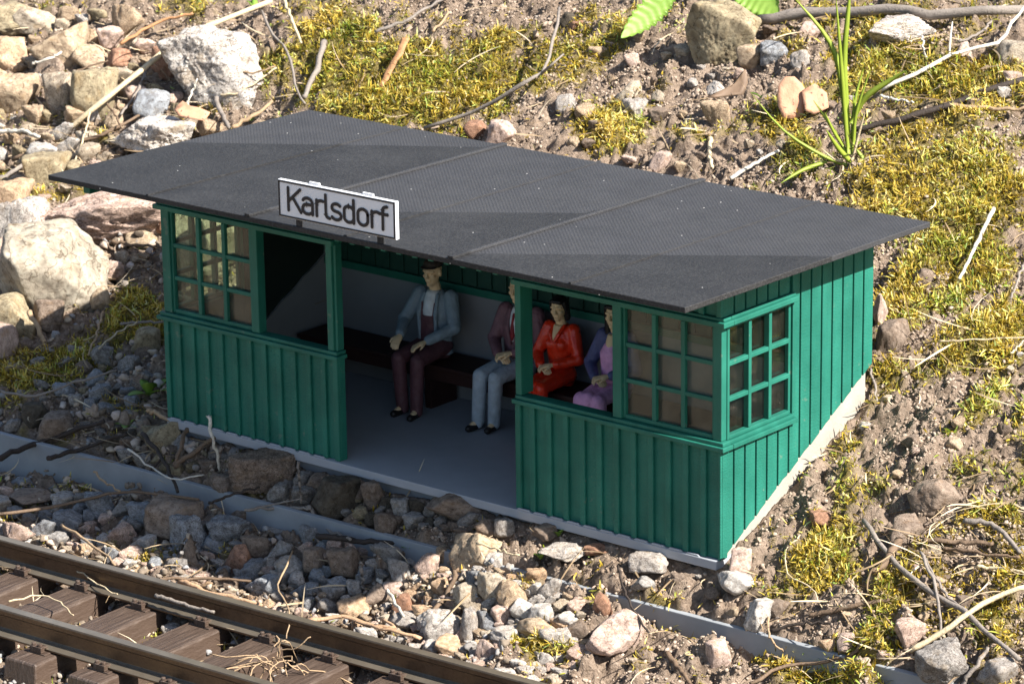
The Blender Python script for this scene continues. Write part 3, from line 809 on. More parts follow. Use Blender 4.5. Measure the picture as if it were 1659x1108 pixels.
for x in (-5.42, -4.17, -2.93, -1.69, -0.47):       # rafter ends under the front eave
    m = MB(); z = under(-0.2)
    m.prism_x([(-0.026, z - 0.006), (-0.42, z - 0.002), (-0.44, z - 0.05), (-0.39, z - 0.12), (-0.026, z - 0.155)], x - 0.045, x + 0.045); part(m, 'rafter', GREEN_TRIM, 0.006)
m = MB(); m.box(-W - 0.17, -W - 0.09, -0.74, 2.1, under(0) - 0.115, under(2.1) - 0.003); part(m, 'rafter', GREEN_TRIM, 0.006)

# ------------------------------------------------------------------ bench
bn = empty('bench', (-W / 2, 1.72, 0), 'long dark red bench running along the back wall inside the shelter', 'bench')
m = MB(); m.box(-2.86, 2.86, -0.23, 0.19, 0.40, 0.435); m.build('seat', BENCHM, bn, 0.008)
m = MB(); m.box(-2.84, 2.84, -0.205, -0.18, 0.29, 0.398); m.build('apron', BENCHM, bn, 0.004)
for x in (-2.7, -1.35, 0.0, 1.35, 2.7):
    m = MB(); m.box(x - 0.035, x + 0.035, -0.17, 0.18, 0.001, 0.398); m.build('leg', BENCHM, bn, 0.004)

# ------------------------------------------------------------------ station sign
WHITE = plain('white_sign_plastic', (0.74, 0.75, 0.77), 0.5, 0.05, 8, 0.08, 0.002)
BLACK = plain('black_sign_paint', (0.012, 0.013, 0.018), 0.45, 0.1, 8, 0.05, 0.002)
sx0, sx1, sz0, sz1 = -3.69, -2.44, 2.385, 2.692
sg = empty('station_sign', ((sx0 + sx1) / 2, -0.955, roofz(-0.955) + 0.0), 'white name sign with black border and lettering standing on the front roof edge', 'sign')
cx_ = (sx0 + sx1) / 2; zz_ = roofz(-0.955)
def sp(mb, name, mat, bv=0.0): 
    return mb.build(name, mat, sg, bevel=bv)
m = MB(); m.box(sx0 - cx_, sx1 - cx_, -0.02, 0.018, sz0 - zz_, sz1 - zz_); sp(m, 'board', WHITE, 0.004)
m = MB(); y0, y1 = -0.0255, -0.0202; bw = 0.013; h0, h1, a0, a1 = sz0 - zz_ + 0.006, sz1 - zz_ - 0.006, sx0 - cx_ + 0.006, sx1 - cx_ - 0.006
m.box(a0, a1, y0, y1, h0, h0 + bw); m.box(a0, a1, y0, y1, h1 - bw, h1); m.box(a0, a0 + bw, y0, y1, h0 + bw, h1 - bw); m.box(a1 - bw, a1, y0, y1, h0 + bw, h1 - bw); sp(m, 'border', BLACK)
for fx in (0.30, 0.76):
    m = MB(); x = a0 + fx * (a1 - a0); m.box(x - 0.055, x + 0.055, -0.004, 0.015, sz1 - zz_ + 0.0005, sz1 - zz_ + 0.022); sp(m, 'tab', WHITE, 0.004)
for fx in (0.15, 0.85):
    m = MB(); x = a0 + fx * (a1 - a0); m.box(x - 0.03, x + 0.03, 0.005, 0.025, 0.001, sz0 - zz_ - 0.0005); sp(m, 'foot', ROOF)
# lettering drawn as round strokes of one width, like the engineering letters on the photograph
def arc(cx, cy, rx, ry, a0, a1, n=14):
    return [(cx + rx * math.cos(math.radians(a0 + (a1 - a0) * k / n)), cy + ry * math.sin(math.radians(a0 + (a1 - a0) * k / n))) for k in range(n + 1)]
XH = 0.70
GLY = {
 'K': (0.60, [[(0.08, 0), (0.08, 1)], [(0.56, 1), (0.10, 0.42)], [(0.26, 0.60), (0.58, 0)]]),
 'a': (0.52, [arc(0.24, 0.47, 0.20, 0.23, 150, 0, 10) + [(0.44, 0.0)], [(0.44, 0.42), (0.22, 0.42)] + arc(0.22, 0.21, 0.17, 0.21, 90, 270) + [(0.30, 0.0), (0.44, 0.10)]]),
 'r': (0.36, [[(0.08, 0), (0.08, XH)], [(0.08, 0.50)] + arc(0.27, 0.50, 0.19, 0.20, 180, 68, 8)]),
 'l': (0.27, [[(0.08, 1), (0.08, 0.16)] + arc(0.22, 0.16, 0.14, 0.16, 180, 275, 7)]),
 's': (0.46, [arc(0.23, 0.525, 0.175, 0.175, 35, 180, 9) + arc(0.23, 0.50, 0.175, 0.14, 185, 250, 5) + arc(0.21, 0.19, 0.20, 0.175, 75, 0, 6)[1:] + arc(0.22, 0.185, 0.19, 0.185, -5, -150, 9)]),
 'd': (0.54, [[(0.44, 1), (0.44, 0)], [(0.44, 0.56), (0.36, 0.67), (0.25, 0.70)] + arc(0.25, 0.50, 0.18, 0.20, 90, 180, 7) + arc(0.25, 0.20, 0.18, 0.20, 180, 270, 7) + [(0.36, 0.03), (0.44, 0.14)]]),
 'o': (0.52, [arc(0.25, 0.48, 0.19, 0.22, 0, 180, 10) + arc(0.25, 0.22, 0.19, 0.22, 180, 360, 10) + [(0.44, 0.48)]]),
 'f': (0.38, [[(0.14, 0), (0.14, 0.82)] + arc(0.30, 0.82, 0.16, 0.18, 180, 88, 7), [(0.0, 0.66), (0.32, 0.66)]]),
}
def stroke(m, pts, w, yy0, yy1):
    """a round-ended stroke: one strip with mitred joins"""
    P = [Vector((a, b)) for a, b in pts]; n = len(P); L = []; R = []
    for i in range(n):
        t0 = (P[i] - P[i - 1]).normalized() if i else (P[1] - P[0]).normalized()
        t1 = (P[i + 1] - P[i]).normalized() if i < n - 1 else (P[-1] - P[-2]).normalized()
        tt = (t0 + t1); tt = tt.normalized() if tt.length > 1e-6 else t0
        nn = Vector((-tt.y, tt.x)); f = 1 / max(0.5, nn.dot(Vector((-t0.y, t0.x))))
        L.append(P[i] + nn * w * f); R.append(P[i] - nn * w * f)
    # half-round ends
    e = (P[-1] - P[-2]).normalized(); s_ = (P[0] - P[1]).normalized()
    endc = [P[-1] + w * (math.cos(a) * Vector((-e.y, e.x)) + math.sin(a) * e) for a in [math.pi * k / 6 for k in range(1, 6)]]
    stac = [P[0] + w * (math.cos(a) * Vector((-s_.y, s_.x)) + math.sin(a) * s_) for a in [math.pi * k / 6 for k in range(1, 6)]]
    vs = []; fs = []
    for q in L + R: vs.append(q)
    for i in range(n - 1): fs.append((i, i + 1, n + i + 1, n + i))
    b0 = len(vs); vs += endc; fs.append([n - 1] + list(range(b0, b0 + 5)) + [2 * n - 1])
    b1 = len(vs); vs += stac; fs.append([n] + list(range(b1, b1 + 5)) + [0])
    N = len(vs)
    allv = [(q.x, yy0, q.y) for q in vs] + [(q.x, yy1, q.y) for q in vs]
    m.add(allv, [tuple(reversed(f)) for f in fs] )
Hc = 0.185; text = 'Karlsdorf'; sw = 0.0132
tot = sum(GLY[c_][0] for c_ in text) - 0.06
scx = (a1 - a0 - 0.16) / tot
x = a0 + 0.085; base = h0 + 0.062
m = MB(); jit = 0
for c_ in text:
    adv, st = GLY[c_]
    for s_ in st:
        stroke(m, [(x + a * scx, base + b * Hc) for a, b in s_], sw, y0 - 0.0005 - 0.0004 * jit, y1); jit = (jit + 1) % 5
    x += adv * scx
o = sp(m, 'lettering', BLACK)
so = o.modifiers.new('solid', 'SOLIDIFY'); so.thickness = 0.003; so.offset = 0
# ------------------------------------------------------------------ seated passengers
SKIN = plain('painted_skin', (0.74, 0.54, 0.32), 0.5, 0.12, 14, 0.1, 0.002)
def cloth(name, c, rough=0.6): return plain(name, c, rough, 0.38, 13, 0.9, 0.022, 11)
PS = 0.95
def person(x, y, rz, label, hand_pose, look, jacket, legs, shoes, woman=False):
    """one passenger seated on the bench facing the open front (-y)"""
    p = empty('person', (x, y, 0), label, 'person', 'passengers seated on the bench', rz); p.scale = (look.get('ps', PS),) * 3; p.location.z = look.get('z', 0.0)
    hipw, shw = (0.085, 0.165) if woman else (0.085, 0.19)
    hipz = 0.565
    kn = {s: Vector((s * look.get('knee', 0.10), -0.45, 0.545)) for s in (-1, 1)}
    kn = {s: kn[s] + Vector(look.get('kshift', (0, 0, 0))) for s in kn}
    an = {s: Vector((s * look.get('foot', 0.10), -0.42 + s * look.get('stag', 0.0), 0.085)) + Vector(look.get('fshift', (0, 0, 0))) for s in (-1, 1)}
    hip = {s: Vector((s * hipw, 0.0, hipz)) for s in (-1, 1)}
    sh_ = {s: Vector((s * (shw - 0.02), 0.03, 1.045)) for s in (-1, 1)}
    el, wr = {}, {}
    for s in (-1, 1):
        el[s], wr[s] = (Vector(q) for q in hand_pose[s][:2])
    hc = Vector((look.get('hx', 0.0), -0.02, 1.27))              # head centre
    yaw = look.get('turn', 0.0)
    R = Matrix.Rotation(yaw, 3, 'Z') @ Matrix.Rotation(look.get('nod', 0.0), 3, 'X')
    H = lambda a, b, c: hc + R @ Vector((a, b, c))
    # --- body: one continuous surface (head, neck, trunk, limbs, hands)
    m = MB()
    m.ball(H(0, 0.012, 0.035), 0.078, 0.096, 0.098, 16, R)
    m.ball(H(0, -0.012, -0.03), 0.066, 0.078, 0.088, 16, R)
    m.cap(H(0, -0.052, -0.095), 0.030, H(0, -0.03, -0.09), 0.04)          # chin
    m.cap(H(0, -0.092, 0.018), 0.011, H(0, -0.112, -0.022), 0.016)          # nose
    for s in (-1, 1):
        m.ball(H(s * 0.014, -0.098, -0.026), 0.011, 0.011, 0.009, 8)
        m.cap(H(s * 0.016, -0.087, 0.032), 0.012, H(s * 0.052, -0.070, 0.030), 0.011)  # brow
        m.ball(H(s * 0.042, -0.058, -0.022), 0.024, 0.024, 0.022, 8)        # cheek
        m.ball(H(s * 0.080, 0.012, 0.0), 0.010, 0.022, 0.034, 8, R)          # ear
        m.ball(H(s * 0.031, -0.079, 0.012), 0.011, 0.010, 0.008, 8)          # eye
    m.cap(H(-0.022, -0.083, -0.057), 0.008, H(0.022, -0.083, -0.057), 0.008)  # lips
    m.cap(H(-0.016, -0.081, -0.068), 0.008, H(0.016, -0.081, -0.068), 0.008)
    m.cap((0, 0.035, 1.06), 0.058, H(0, 0.012, -0.06), 0.050)             # neck
    m.loft([(0, 0.01, 0.47, 0.10, 0.08), (0, 0.01, 0.55, 0.15, 0.10), (0, 0.015, 0.7, 0.125, 0.085), (0, 0.02, 0.88, 0.15, 0.10), (0, 0.03, 1.02, 0.15, 0.085), (0, 0.035, 1.08, 0.06, 0.05)])
    for s in (-1, 1):
        m.cap(hip[s], 0.075, kn[s], 0.052); m.cap(kn[s], 0.05, an[s], 0.034)
        m.cap(an[s], 0.034, an[s] + Vector((s * 0.015, -0.13, -0.045)), 0.026)
        m.cap(sh_[s], 0.045, el[s], 0.036); m.cap(el[s], 0.036, wr[s], 0.025)
        # hand: palm, four fingers bent once, thumb off the side of the palm
        dirv, nrm, curl, thumb = (Vector(q) if not isinstance(q, float) else q for q in hand_pose[s][2:6])
        dirv.normalize(); side = dirv.cross(nrm).normalized(); nrm = side.cross(dirv).normalized()
        w = wr[s]; 
        Rm = Matrix((side, dirv, nrm)).transposed()
        m.ball(w + dirv * 0.052, 0.045, 0.058, 0.021, 12, Rm)
        for k, (off, ln) in enumerate(((-0.030, 0.068), (-0.010, 0.078), (0.010, 0.074), (0.029, 0.058))):
            a = w + dirv * 0.090 + side * off * 1.08
            d1 = (dirv - nrm * 0.35 * curl + side * off * 1.5).normalized(); d2 = (dirv * 0.8 - nrm * (0.35 + curl)).normalized()
            b = a + d1 * ln * 0.5; c_ = b + d2 * ln * 0.5
            m.cap(a, 0.0122, b, 0.0118, 8); m.cap(b, 0.0118, c_, 0.0102, 8)
        ts = float(thumb.x) if isinstance(thumb, Vector) else thumb
        a = w + dirv * 0.030 + side * ts * 0.032; b = a + (side * ts * 0.7 + dirv * 0.7 - nrm * 0.2).normalized() * 0.042; c_ = b + (side * ts * 0.15 + dirv - nrm * 0.4).normalized() * 0.032
        m.cap(a, 0.014, b, 0.012, 8); m.cap(b, 0.012, c_, 0.009, 8)
    m.blob('body', SKIN, p, 0.0068, 2)
    # --- clothing
    t = MB()
    for s in (-1, 1):
        t.cap(hip[s] + Vector((0, 0.01, 0.01)), 0.098, kn[s], 0.070); t.cap(kn[s], 0.070, an[s] + Vector((0, -0.02, -0.022)), 0.060, 12)
    t.loft([(0, 0.015, 0.462, 0.14, 0.09), (0, 0.01, 0.56, 0.175, 0.118), (0, 0.012, 0.66, 0.15, 0.108)])
    if woman:
        t.cap((kn[-1] + kn[1]) / 2 + Vector((0, 0.05, 0)), 0.07, (hip[-1] + hip[1]) / 2, 0.09)
        if look.get('skirt'):
            t.cap((kn[-1] + kn[1]) / 2 + Vector((0, 0.0, 0.0)), 0.088, (an[-1] + an[1]) / 2 + Vector((0, 0.01, 0.10)), 0.105)
            for s in (-1, 1): t.cap(kn[s] + Vector((s * 0.02, 0, 0)), 0.078, an[s] + Vector((s * 0.02, 0.0, 0.10)), 0.08)
    t.blob('dress_skirt' if look.get('skirt') else 'trousers', legs, p, 0.011, 3)
    for s in (-1, 1):
        q = MB(); a = an[s]
        q.cap(a + Vector((0, 0.015, -0.045)), 0.040, a + Vector((s * 0.015, -0.15, -0.052)), 0.034, 10); q.cap(a + Vector((0, 0, 0.0)), 0.042, a + Vector((0, 0.01, -0.04)), 0.040)
        q.blob('shoe', shoes, p, 0.010, 2)
    j = MB()
    bust = 0.02 if woman else 0.0
    wz = 0.50 if look.get('long') else 0.56
    j.loft([(0, 0.015, wz, 0.178 if not woman else 0.15, 0.125), (0, 0.015, 0.66, 0.165 - 1.6 * bust, 0.118 - bust * 0.6), (0, 0.018, 0.80, 0.175 - bust, 0.120), (0, 0.015, 0.92, 0.185 - bust, 0.128), (0, 0.028, 1.02, 0.165 - bust, 0.110), (0, 0.034, 1.075, 0.105, 0.082), (0, 0.036, 1.10, 0.066, 0.060)])
    if woman:
        for s in (-1, 1): j.ball((s * 0.062, -0.075, 0.90), 0.062, 0.056, 0.06, 12)
    for s in (-1, 1):
        j.cap(sh_[s], 0.074, el[s], 0.062); j.cap(el[s], 0.062, el[s].lerp(wr[s], 0.90), 0.049)
        f = (wr[s] - el[s]).normalized()
        for k in (0.25, 0.5): j.ball(el[s].lerp(wr[s], k) + Vector((0, 0, 0.012)), 0.050, 0.050, 0.040, 10)     # sleeve folds
        j.ball(el[s] + Vector((s * 0.006, -0.012, 0.02)), 0.056, 0.052, 0.05, 10)
    jo = j.blob('jacket', jacket, p, 0.0105, 3)
    return p, H, R

def patch(p, name, mat, rings, voxel=0.008, it=2):
    m = MB(); m.loft(rings, 16); return m.blob(name, mat, p, voxel, it)

def lap(z=0.70, cross=1):     # hands folded in the lap, one over the other
    return {-1: ((-0.255, -0.04, 0.77), (-0.085, -0.235, z), (0.9, -0.38, -0.15), (0.15, -0.25, 1.0), 0.55, (1.0 * 1, 0, 0)),
            1: ((0.255, -0.04, 0.77), (0.085, -0.240, z + 0.035), (-0.9, -0.40, -0.15), (-0.15, -0.25, 1.0), 0.55, (-1.0, 0, 0))}

SHOE = plain('black_shoe', (0.012, 0.011, 0.011), 0.45, 0.2)
HAIR = plain('black_hair', (0.010, 0.009, 0.010), 0.4, 0.3, 20, 0.5, 0.006, 50)

# man with the cap and bib overalls
knees = {-1: ((-0.27, -0.10, 0.80), (-0.145, -0.36, 0.735), (0.12, -0.85, -0.42), (0.1, -0.35, 1.0), 0.45, (1.0, 0, 0)),
         1: ((0.27, -0.07, 0.79), (0.115, -0.32, 0.70), (-0.55, -0.75, -0.30), (-0.2, -0.3, 1.0), 0.35, (-1.0, 0, 0))}
BIB = cloth('maroon_overall', (0.105, 0.045, 0.055))
BLUE = cloth('blue_grey_cloth', (0.20, 0.26, 0.31))
a, H, R = person(-4.40, 1.70, 0.12, 'man in a dark cap, blue-grey jacket and maroon overalls, hands above his knees', knees, dict(knee=0.105, foot=0.09, stag=-0.02, turn=0.05, long=1), BLUE, BIB, SHOE)
SHIRT = cloth('white_shirt', (0.62, 0.66, 0.70))
patch(a, 'bib', BIB, [(0, -0.090, 0.58, 0.100, 0.050), (0, -0.094, 0.72, 0.095, 0.050), (0, -0.097, 0.86, 0.080, 0.047), (0, -0.098, 0.885, 0.074, 0.043)])
patch(a, 'shirt', SHIRT, [(0, -0.075, 0.83, 0.074, 0.052), (0, -0.075, 0.93, 0.074, 0.056), (0, -0.052, 1.03, 0.068, 0.052), (0, -0.015, 1.09, 0.066, 0.058), (0, 0.015, 1.105, 0.062, 0.060)])
for s in (-1, 1):
    m = MB(); m.cap((s * 0.058, -0.125, 0.84), 0.011, (s * 0.07, -0.095, 1.0), 0.010, 8)
    m.blob('bib_strap', BIB, a, 0.006, 1)
for s in (-1, 1):
    m = MB(); m.cap((s * 0.088, -0.112, 0.62), 0.020, (s * 0.092, -0.122, 0.90), 0.020, 8); m.cap((s * 0.092, -0.122, 0.90), 0.024, (s * 0.072, -0.05, 1.075), 0.018, 8)
    m.blob('lapel', BLUE, a, 0.008, 2)
m = MB()
m.ball(H(0, 0.014, 0.085), 0.088, 0.104, 0.058, 16, R)
m.ball(H(0, -0.062, 0.066), 0.080, 0.075, 0.012, 16, R)
m.blob('cap', plain('dark_cap', (0.045, 0.035, 0.028), 0.7, 0.2), a, 0.008, 2)


# man with the plum jacket and red tie
b, H, R = person(-3.46, 1.74, 0.10, 'man in a plum jacket, red tie and pale blue trousers, half behind the door post', lap(0.70), dict(knee=0.085, foot=0.075, stag=0.02, turn=0.1, fshift=(-0.15, 0.09, 0), kshift=(-0.05, 0, 0)), cloth('plum_cloth', (0.17, 0.085, 0.105)), cloth('pale_blue_cloth', (0.36, 0.43, 0.50)), SHOE)
patch(b, 'shirt', SHIRT, [(0, -0.095, 0.80, 0.016, 0.03), (0, -0.098, 0.88, 0.034, 0.034), (0, -0.080, 0.98, 0.050, 0.042), (0, -0.045, 1.05, 0.058, 0.045), (0, 0.0, 1.10, 0.060, 0.052)])
patch(b, 'tie', cloth('red_tie', (0.22, 0.012, 0.02)), [(0, -0.118, 0.805, 0.006, 0.02), (0, -0.122, 0.86, 0.026, 0.020), (0, -0.118, 0.94, 0.020, 0.018), (0, -0.096, 1.03, 0.014, 0.018), (0, -0.072, 1.06, 0.020, 0.022)], 0.006)
for s in (-1, 1):
    m = MB(); m.cap((s * 0.03, -0.118, 0.78), 0.018, (s * 0.062, -0.112, 0.93), 0.024, 8); m.cap((s * 0.062, -0.112, 0.93), 0.024, (s * 0.068, -0.045, 1.08), 0.018, 8)
    m.blob('lapel', bpy.data.materials['plum_cloth'], b, 0.008, 2)
m = MB(); m.ball(H(0, 0.026, 0.055), 0.084, 0.096, 0.085, 16, R); m.blob('hair', plain('grey_brown_hair', (0.09, 0.07, 0.05), 0.6, 0.3), b, 0.009, 1)

# woman in red
RED = plain('glossy_red', (0.66, 0.035, 0.01), 0.28, 0.22, 12, 0.8, 0.02, 12, 0.5)
c1, H, R = person(-2.98, 1.70, 0.08, 'black-haired woman in a glossy red suit with hands folded in her lap', lap(0.705), dict(knee=0.075, foot=0.07, turn=0.22, nod=0.05, ps=0.84, z=0.06, fshift=(-0.02, 0.02, 0)), RED, RED, SHOE, woman=True)
patch(c1, 'neckline', SKIN, [(0, -0.115, 0.955, 0.004, 0.02), (0, -0.098, 1.00, 0.026, 0.026), (0, -0.055, 1.06, 0.044, 0.034), (0, -0.02, 1.10, 0.052, 0.046)], 0.006, 1)
for s in (-1, 1):
    m = MB(); m.cap((s * 0.012, -0.128, 0.945), 0.016, (s * 0.052, -0.098, 1.02), 0.022, 8); m.cap((s * 0.052, -0.098, 1.02), 0.022, (s * 0.066, -0.02, 1.095), 0.018, 8)
    m.blob('collar', RED, c1, 0.007, 2)
def long_hair(p, H, R, low):
    m = MB(); m.ball(H(0, 0.028, 0.050), 0.092, 0.102, 0.092, 16, R)
    m.cap(H(-0.03, -0.078, 0.095), 0.022, H(0.05, -0.07, 0.09), 0.022, 8)
    for s in (-1, 1): m.cap(H(s * 0.074, 0.02, 0.03), 0.034, H(s * 0.072, 0.045, low), 0.040); m.cap(H(s * 0.07, -0.02, 0.07), 0.024, H(s * 0.08, 0.0, -0.02), 0.02)
    m.cap(H(0, 0.075, 0.03), 0.062, H(0, 0.075, low), 0.07)
    m.blob('hair', HAIR, p, 0.009, 2)
long_hair(c1, H, R, -0.10)

# woman in the pink dress
PINK = cloth('pink_dress', (0.72, 0.36, 0.62)); BLU2 = cloth('violet_blue_cloth', (0.085, 0.095, 0.22))
d1, H, R = person(-2.38, 1.70, 0.1, 'long-haired woman in a pink dress and violet-blue jacket seen partly behind the window post', lap(0.705), dict(knee=0.075, foot=0.08, turn=0.15, skirt=1, ps=0.90, z=0.03, fshift=(-0.03, 0.03, 0)), BLU2, PINK, SHOE, woman=True)
patch(d1, 'dress_bodice', PINK, [(0, -0.07, 0.58, 0.125, 0.07), (0, -0.075, 0.70, 0.105, 0.062), (0, -0.088, 0.84, 0.105, 0.060), (0, -0.098, 0.92, 0.105, 0.056), (0, -0.075, 0.99, 0.075, 0.042), (0, -0.06, 1.01, 0.06, 0.034)])
patch(d1, 'neckline', SKIN, [(0, -0.098, 0.975, 0.04, 0.026), (0, -0.075, 1.02, 0.055, 0.034), (0, -0.03, 1.085, 0.056, 0.046)], 0.006, 1)
long_hair(d1, H, R, -0.20)
# ------------------------------------------------------------------ the track
RAILM = NT('weathered_rail'); t = RAILM
g = t.n('ShaderNodeNewGeometry'); sp_ = t.n('ShaderNodeSeparateXYZ'); t.l(g, 'Normal', sp_, 0)
n1 = t.noise(4, 5, 0.6); n2 = t.noise(40, 4, 0.65)
c = t.mix(n1.outputs['Fac'], (0.085, 0.060, 0.040), (0.19, 0.14, 0.095)); c = t.mix(t.ramp(n2.outputs['Fac'], [(0.45, (0, 0, 0)), (0.7, (0.7, 0.7, 0.7))]).outputs['Color'], c, (0.07, 0.05, 0.035))
c = t.mix(t.ramp(sp_.outputs['Z'], [(0.75, (0, 0, 0)), (0.95, (0.75, 0.75, 0.75))]).outputs['Color'], c, t.mix(n1.outputs['Fac'], (0.20, 0.16, 0.115), (0.52, 0.45, 0.35)))
t.col(c); t.b.inputs['Metallic'].default_value = 0.75; t.rough(0.36); t.bump(n2.outputs['Fac'], 0.3, 0.004); RAILM = t.m
SLEEP = NT('brown_plastic_sleeper'); t = SLEEP
tc = t.n('ShaderNodeTexCoord'); mp = t.n('ShaderNodeMapping'); mp.inputs['Scale'].default_value = (26, 2.2, 6); t.l(tc, 'Object', mp, 0)
n1 = t.noise(1.0, 6, 0.65, vec=mp.outputs[0]); n2 = t.noise(5, 5, 0.6)
c = t.mix(n2.outputs['Fac'], (0.046, 0.029, 0.021), (0.085, 0.057, 0.041)); c = t.mix(t.ramp(n1.outputs['Fac'], [(0.5, (0, 0, 0)), (0.72, (0.4, 0.4, 0.4))]).outputs['Color'], c, (0.20, 0.15, 0.12))
t.col(c); t.rough(0.48); t.spec(0.45); t.bump(n1.outputs['Fac'], 1.0, 0.03); SLEEP = t.m

TZ = -0.545                                     # top of the rail
A = np.array([-5.94, -2.13]); 
from_px = lambda px, py, z: (CAM + ray(px, py) * ((z - CAM[2]) / ray(px, py)[2]))
fa, fb = from_px(0, 870, TZ), from_px(560, 1022, TZ); na, nb = from_px(0, 979, TZ), from_px(422, 1105, TZ)
dirv = (fb - fa)[:2]; dirv /= np.linalg.norm(dirv); ang = math.atan2(dirv[1], dirv[0]); nrm = np.array([-dirv[1], dirv[0]])
gauge = float((((fa - na)[:2] @ nrm) + ((fb - nb)[:2] @ nrm)) / 2)
org = fa[:2] - nrm * gauge / 2
tr = empty('railway_track', (org[0], org[1], TZ - 0.40), 'model railway track with weathered rails on brown sleepers', 'track', rz=ang)
RB = 0.40                                       # rail top above the empty
def rail_profile(h):    # (y, z)
    return [(-0.105, 0), (0.105, 0), (0.105, 0.016), (0.030, 0.036), (0.018, 0.05), (0.018, h - 0.066), (0.045, h - 0.046), (0.046, h - 0.010), (0.038, h), (-0.038, h), (-0.046, h - 0.010), (-0.045, h - 0.046), (-0.018, h - 0.066), (-0.018, 0.05), (-0.030, 0.036), (-0.105, 0.016)]
RH = 0.215
for s in (1, -1):
    m = MB(); m.prism_x([(y + s * gauge / 2, z + RB - RH) for y, z in rail_profile(RH)], -9.5, 13.0); m.build('rail', RAILM, tr, bevel=0.003)
# sleepers: one is built, the others are copies
slots = []
sx = []
for px, py in ((40, 925), (125, 955), (210, 985), (300, 1020)):
    q = from_px(px, py, TZ - 0.2); sx.append(float((q[:2] - org) @ dirv))
pitch_s = float(np.mean(np.diff(sx))); x0s = sx[0] + 0.0
sm = MB()
L_ = gauge / 2 + 0.36
top, bot, hw = RB - RH - 0.012, RB - RH - 0.26, 0.165
sm.add([(-hw - 0.02, -L_, bot), (hw + 0.02, -L_, bot), (hw + 0.02, L_, bot), (-hw - 0.02, L_, bot), (-hw, -L_ + 0.03, top), (hw, -L_ + 0.03, top), (hw, L_ - 0.03, top), (-hw, L_ - 0.03, top)],
       [(3, 2, 1, 0), (4, 5, 6, 7), (0, 1, 5, 4), (1, 2, 6, 5), (2, 3, 7, 6), (3, 0, 4, 7)])
proto = sm.build('sleeper', SLEEP, tr, bevel=0.018)
ch = MB()
ch.box(-0.10, 0.10, -0.155, 0.155, top + 0.0005, top + 0.011)
for s in (-1, 1):
    ch.box(-0.062, 0.062, s * 0.112 if s > 0 else -0.155, 0.155 if s > 0 else -0.112, top + 0.012, top + 0.062)
    for q in (-0.034, 0.034):
        ch.tube([(q, s * 0.132, top + 0.062), (q, s * 0.132, top + 0.085)], 0.020, 6)
    ch.box(-0.05, 0.05, min(s * 0.062, s * 0.111), max(s * 0.062, s * 0.111), top + 0.034, top + 0.050)
chairs = []
for s in (1, -1):
    c_ = ch.build('rail_chair', SLEEP, proto, bevel=0.005, loc=(0, s * gauge / 2, 0)); chairs.append(c_)
first = True
for k in range(-5, 11):
    x = x0s + k * pitch_s
    if first: o = proto; first = False
    else:
        o = proto.copy(); COL.objects.link(o); o.parent = tr
        for c_ in chairs:
            q = c_.copy(); COL.objects.link(q); q.parent = o
    o.location = (x, 0.02 * math.sin(k * 2.1), 0.006 * math.sin(k * 1.7)); o.rotation_euler = (0, 0, 0.012 * math.sin(k * 3.3))

# grey edging board on edge between platform and ballast
EDGE = plain('grey_edging_plastic', (0.25, 0.265, 0.28), 0.7, 0.38, 2.5, 0.35, 0.005, 40)
e0, e1 = from_px(0, 702, -0.35), from_px(1090, 990, -0.35)
ed = (e1 - e0)[:2]; ed /= np.linalg.norm(ed); ea = math.atan2(ed[1], ed[0])
m = MB(); m.box(-3.5, 10.8, 0.0, 0.05, -0.46, 0.0)
for x in (-1.4, 1.2, 3.9, 6.6, 9.3): m.box(x - 0.03, x + 0.03, 0.051, 0.08, -0.45, -0.03)
eb = m.build('edging_board', EDGE, None, bevel=0.006, loc=(float(e0[0]), float(e0[1]), -0.35)); eb.rotation_euler = (0.06, 0, ea)
tag(eb, 'long grey edging board on edge between the shelter and the rails', 'edging board')
# ------------------------------------------------------------------ stones
PAL = dict(dun=(0.42, 0.385, 0.32), cream=(0.50, 0.44, 0.355), white=(0.54, 0.525, 0.505), tan=(0.50, 0.40, 0.29), orange=(0.56, 0.41, 0.28), pink=(0.60, 0.47, 0.41), grey=(0.34, 0.335, 0.33), blue=(0.30, 0.33, 0.37),
           brown=(0.27, 0.215, 0.175), olive=(0.36, 0.31, 0.21), red=(0.38, 0.22, 0.15), dark=(0.10, 0.088, 0.07), ggrey=(0.50, 0.48, 0.46))
def basis_rot(): return np.stack([CR * [1, 1, 0] / np.linalg.norm(CR[:2]), np.array([-CR[1], CR[0], 0]) / np.linalg.norm(CR[:2]), np.array([0, 0, 1.0])], -1)
BR = basis_rot()
def stone_mesh(sub, seed, **kw):
    dirs, F = ICO[sub]
    V = rock_dirs(dirs, seed, **kw)
    me = mesh_np('stone', V, F, smooth=True); return me
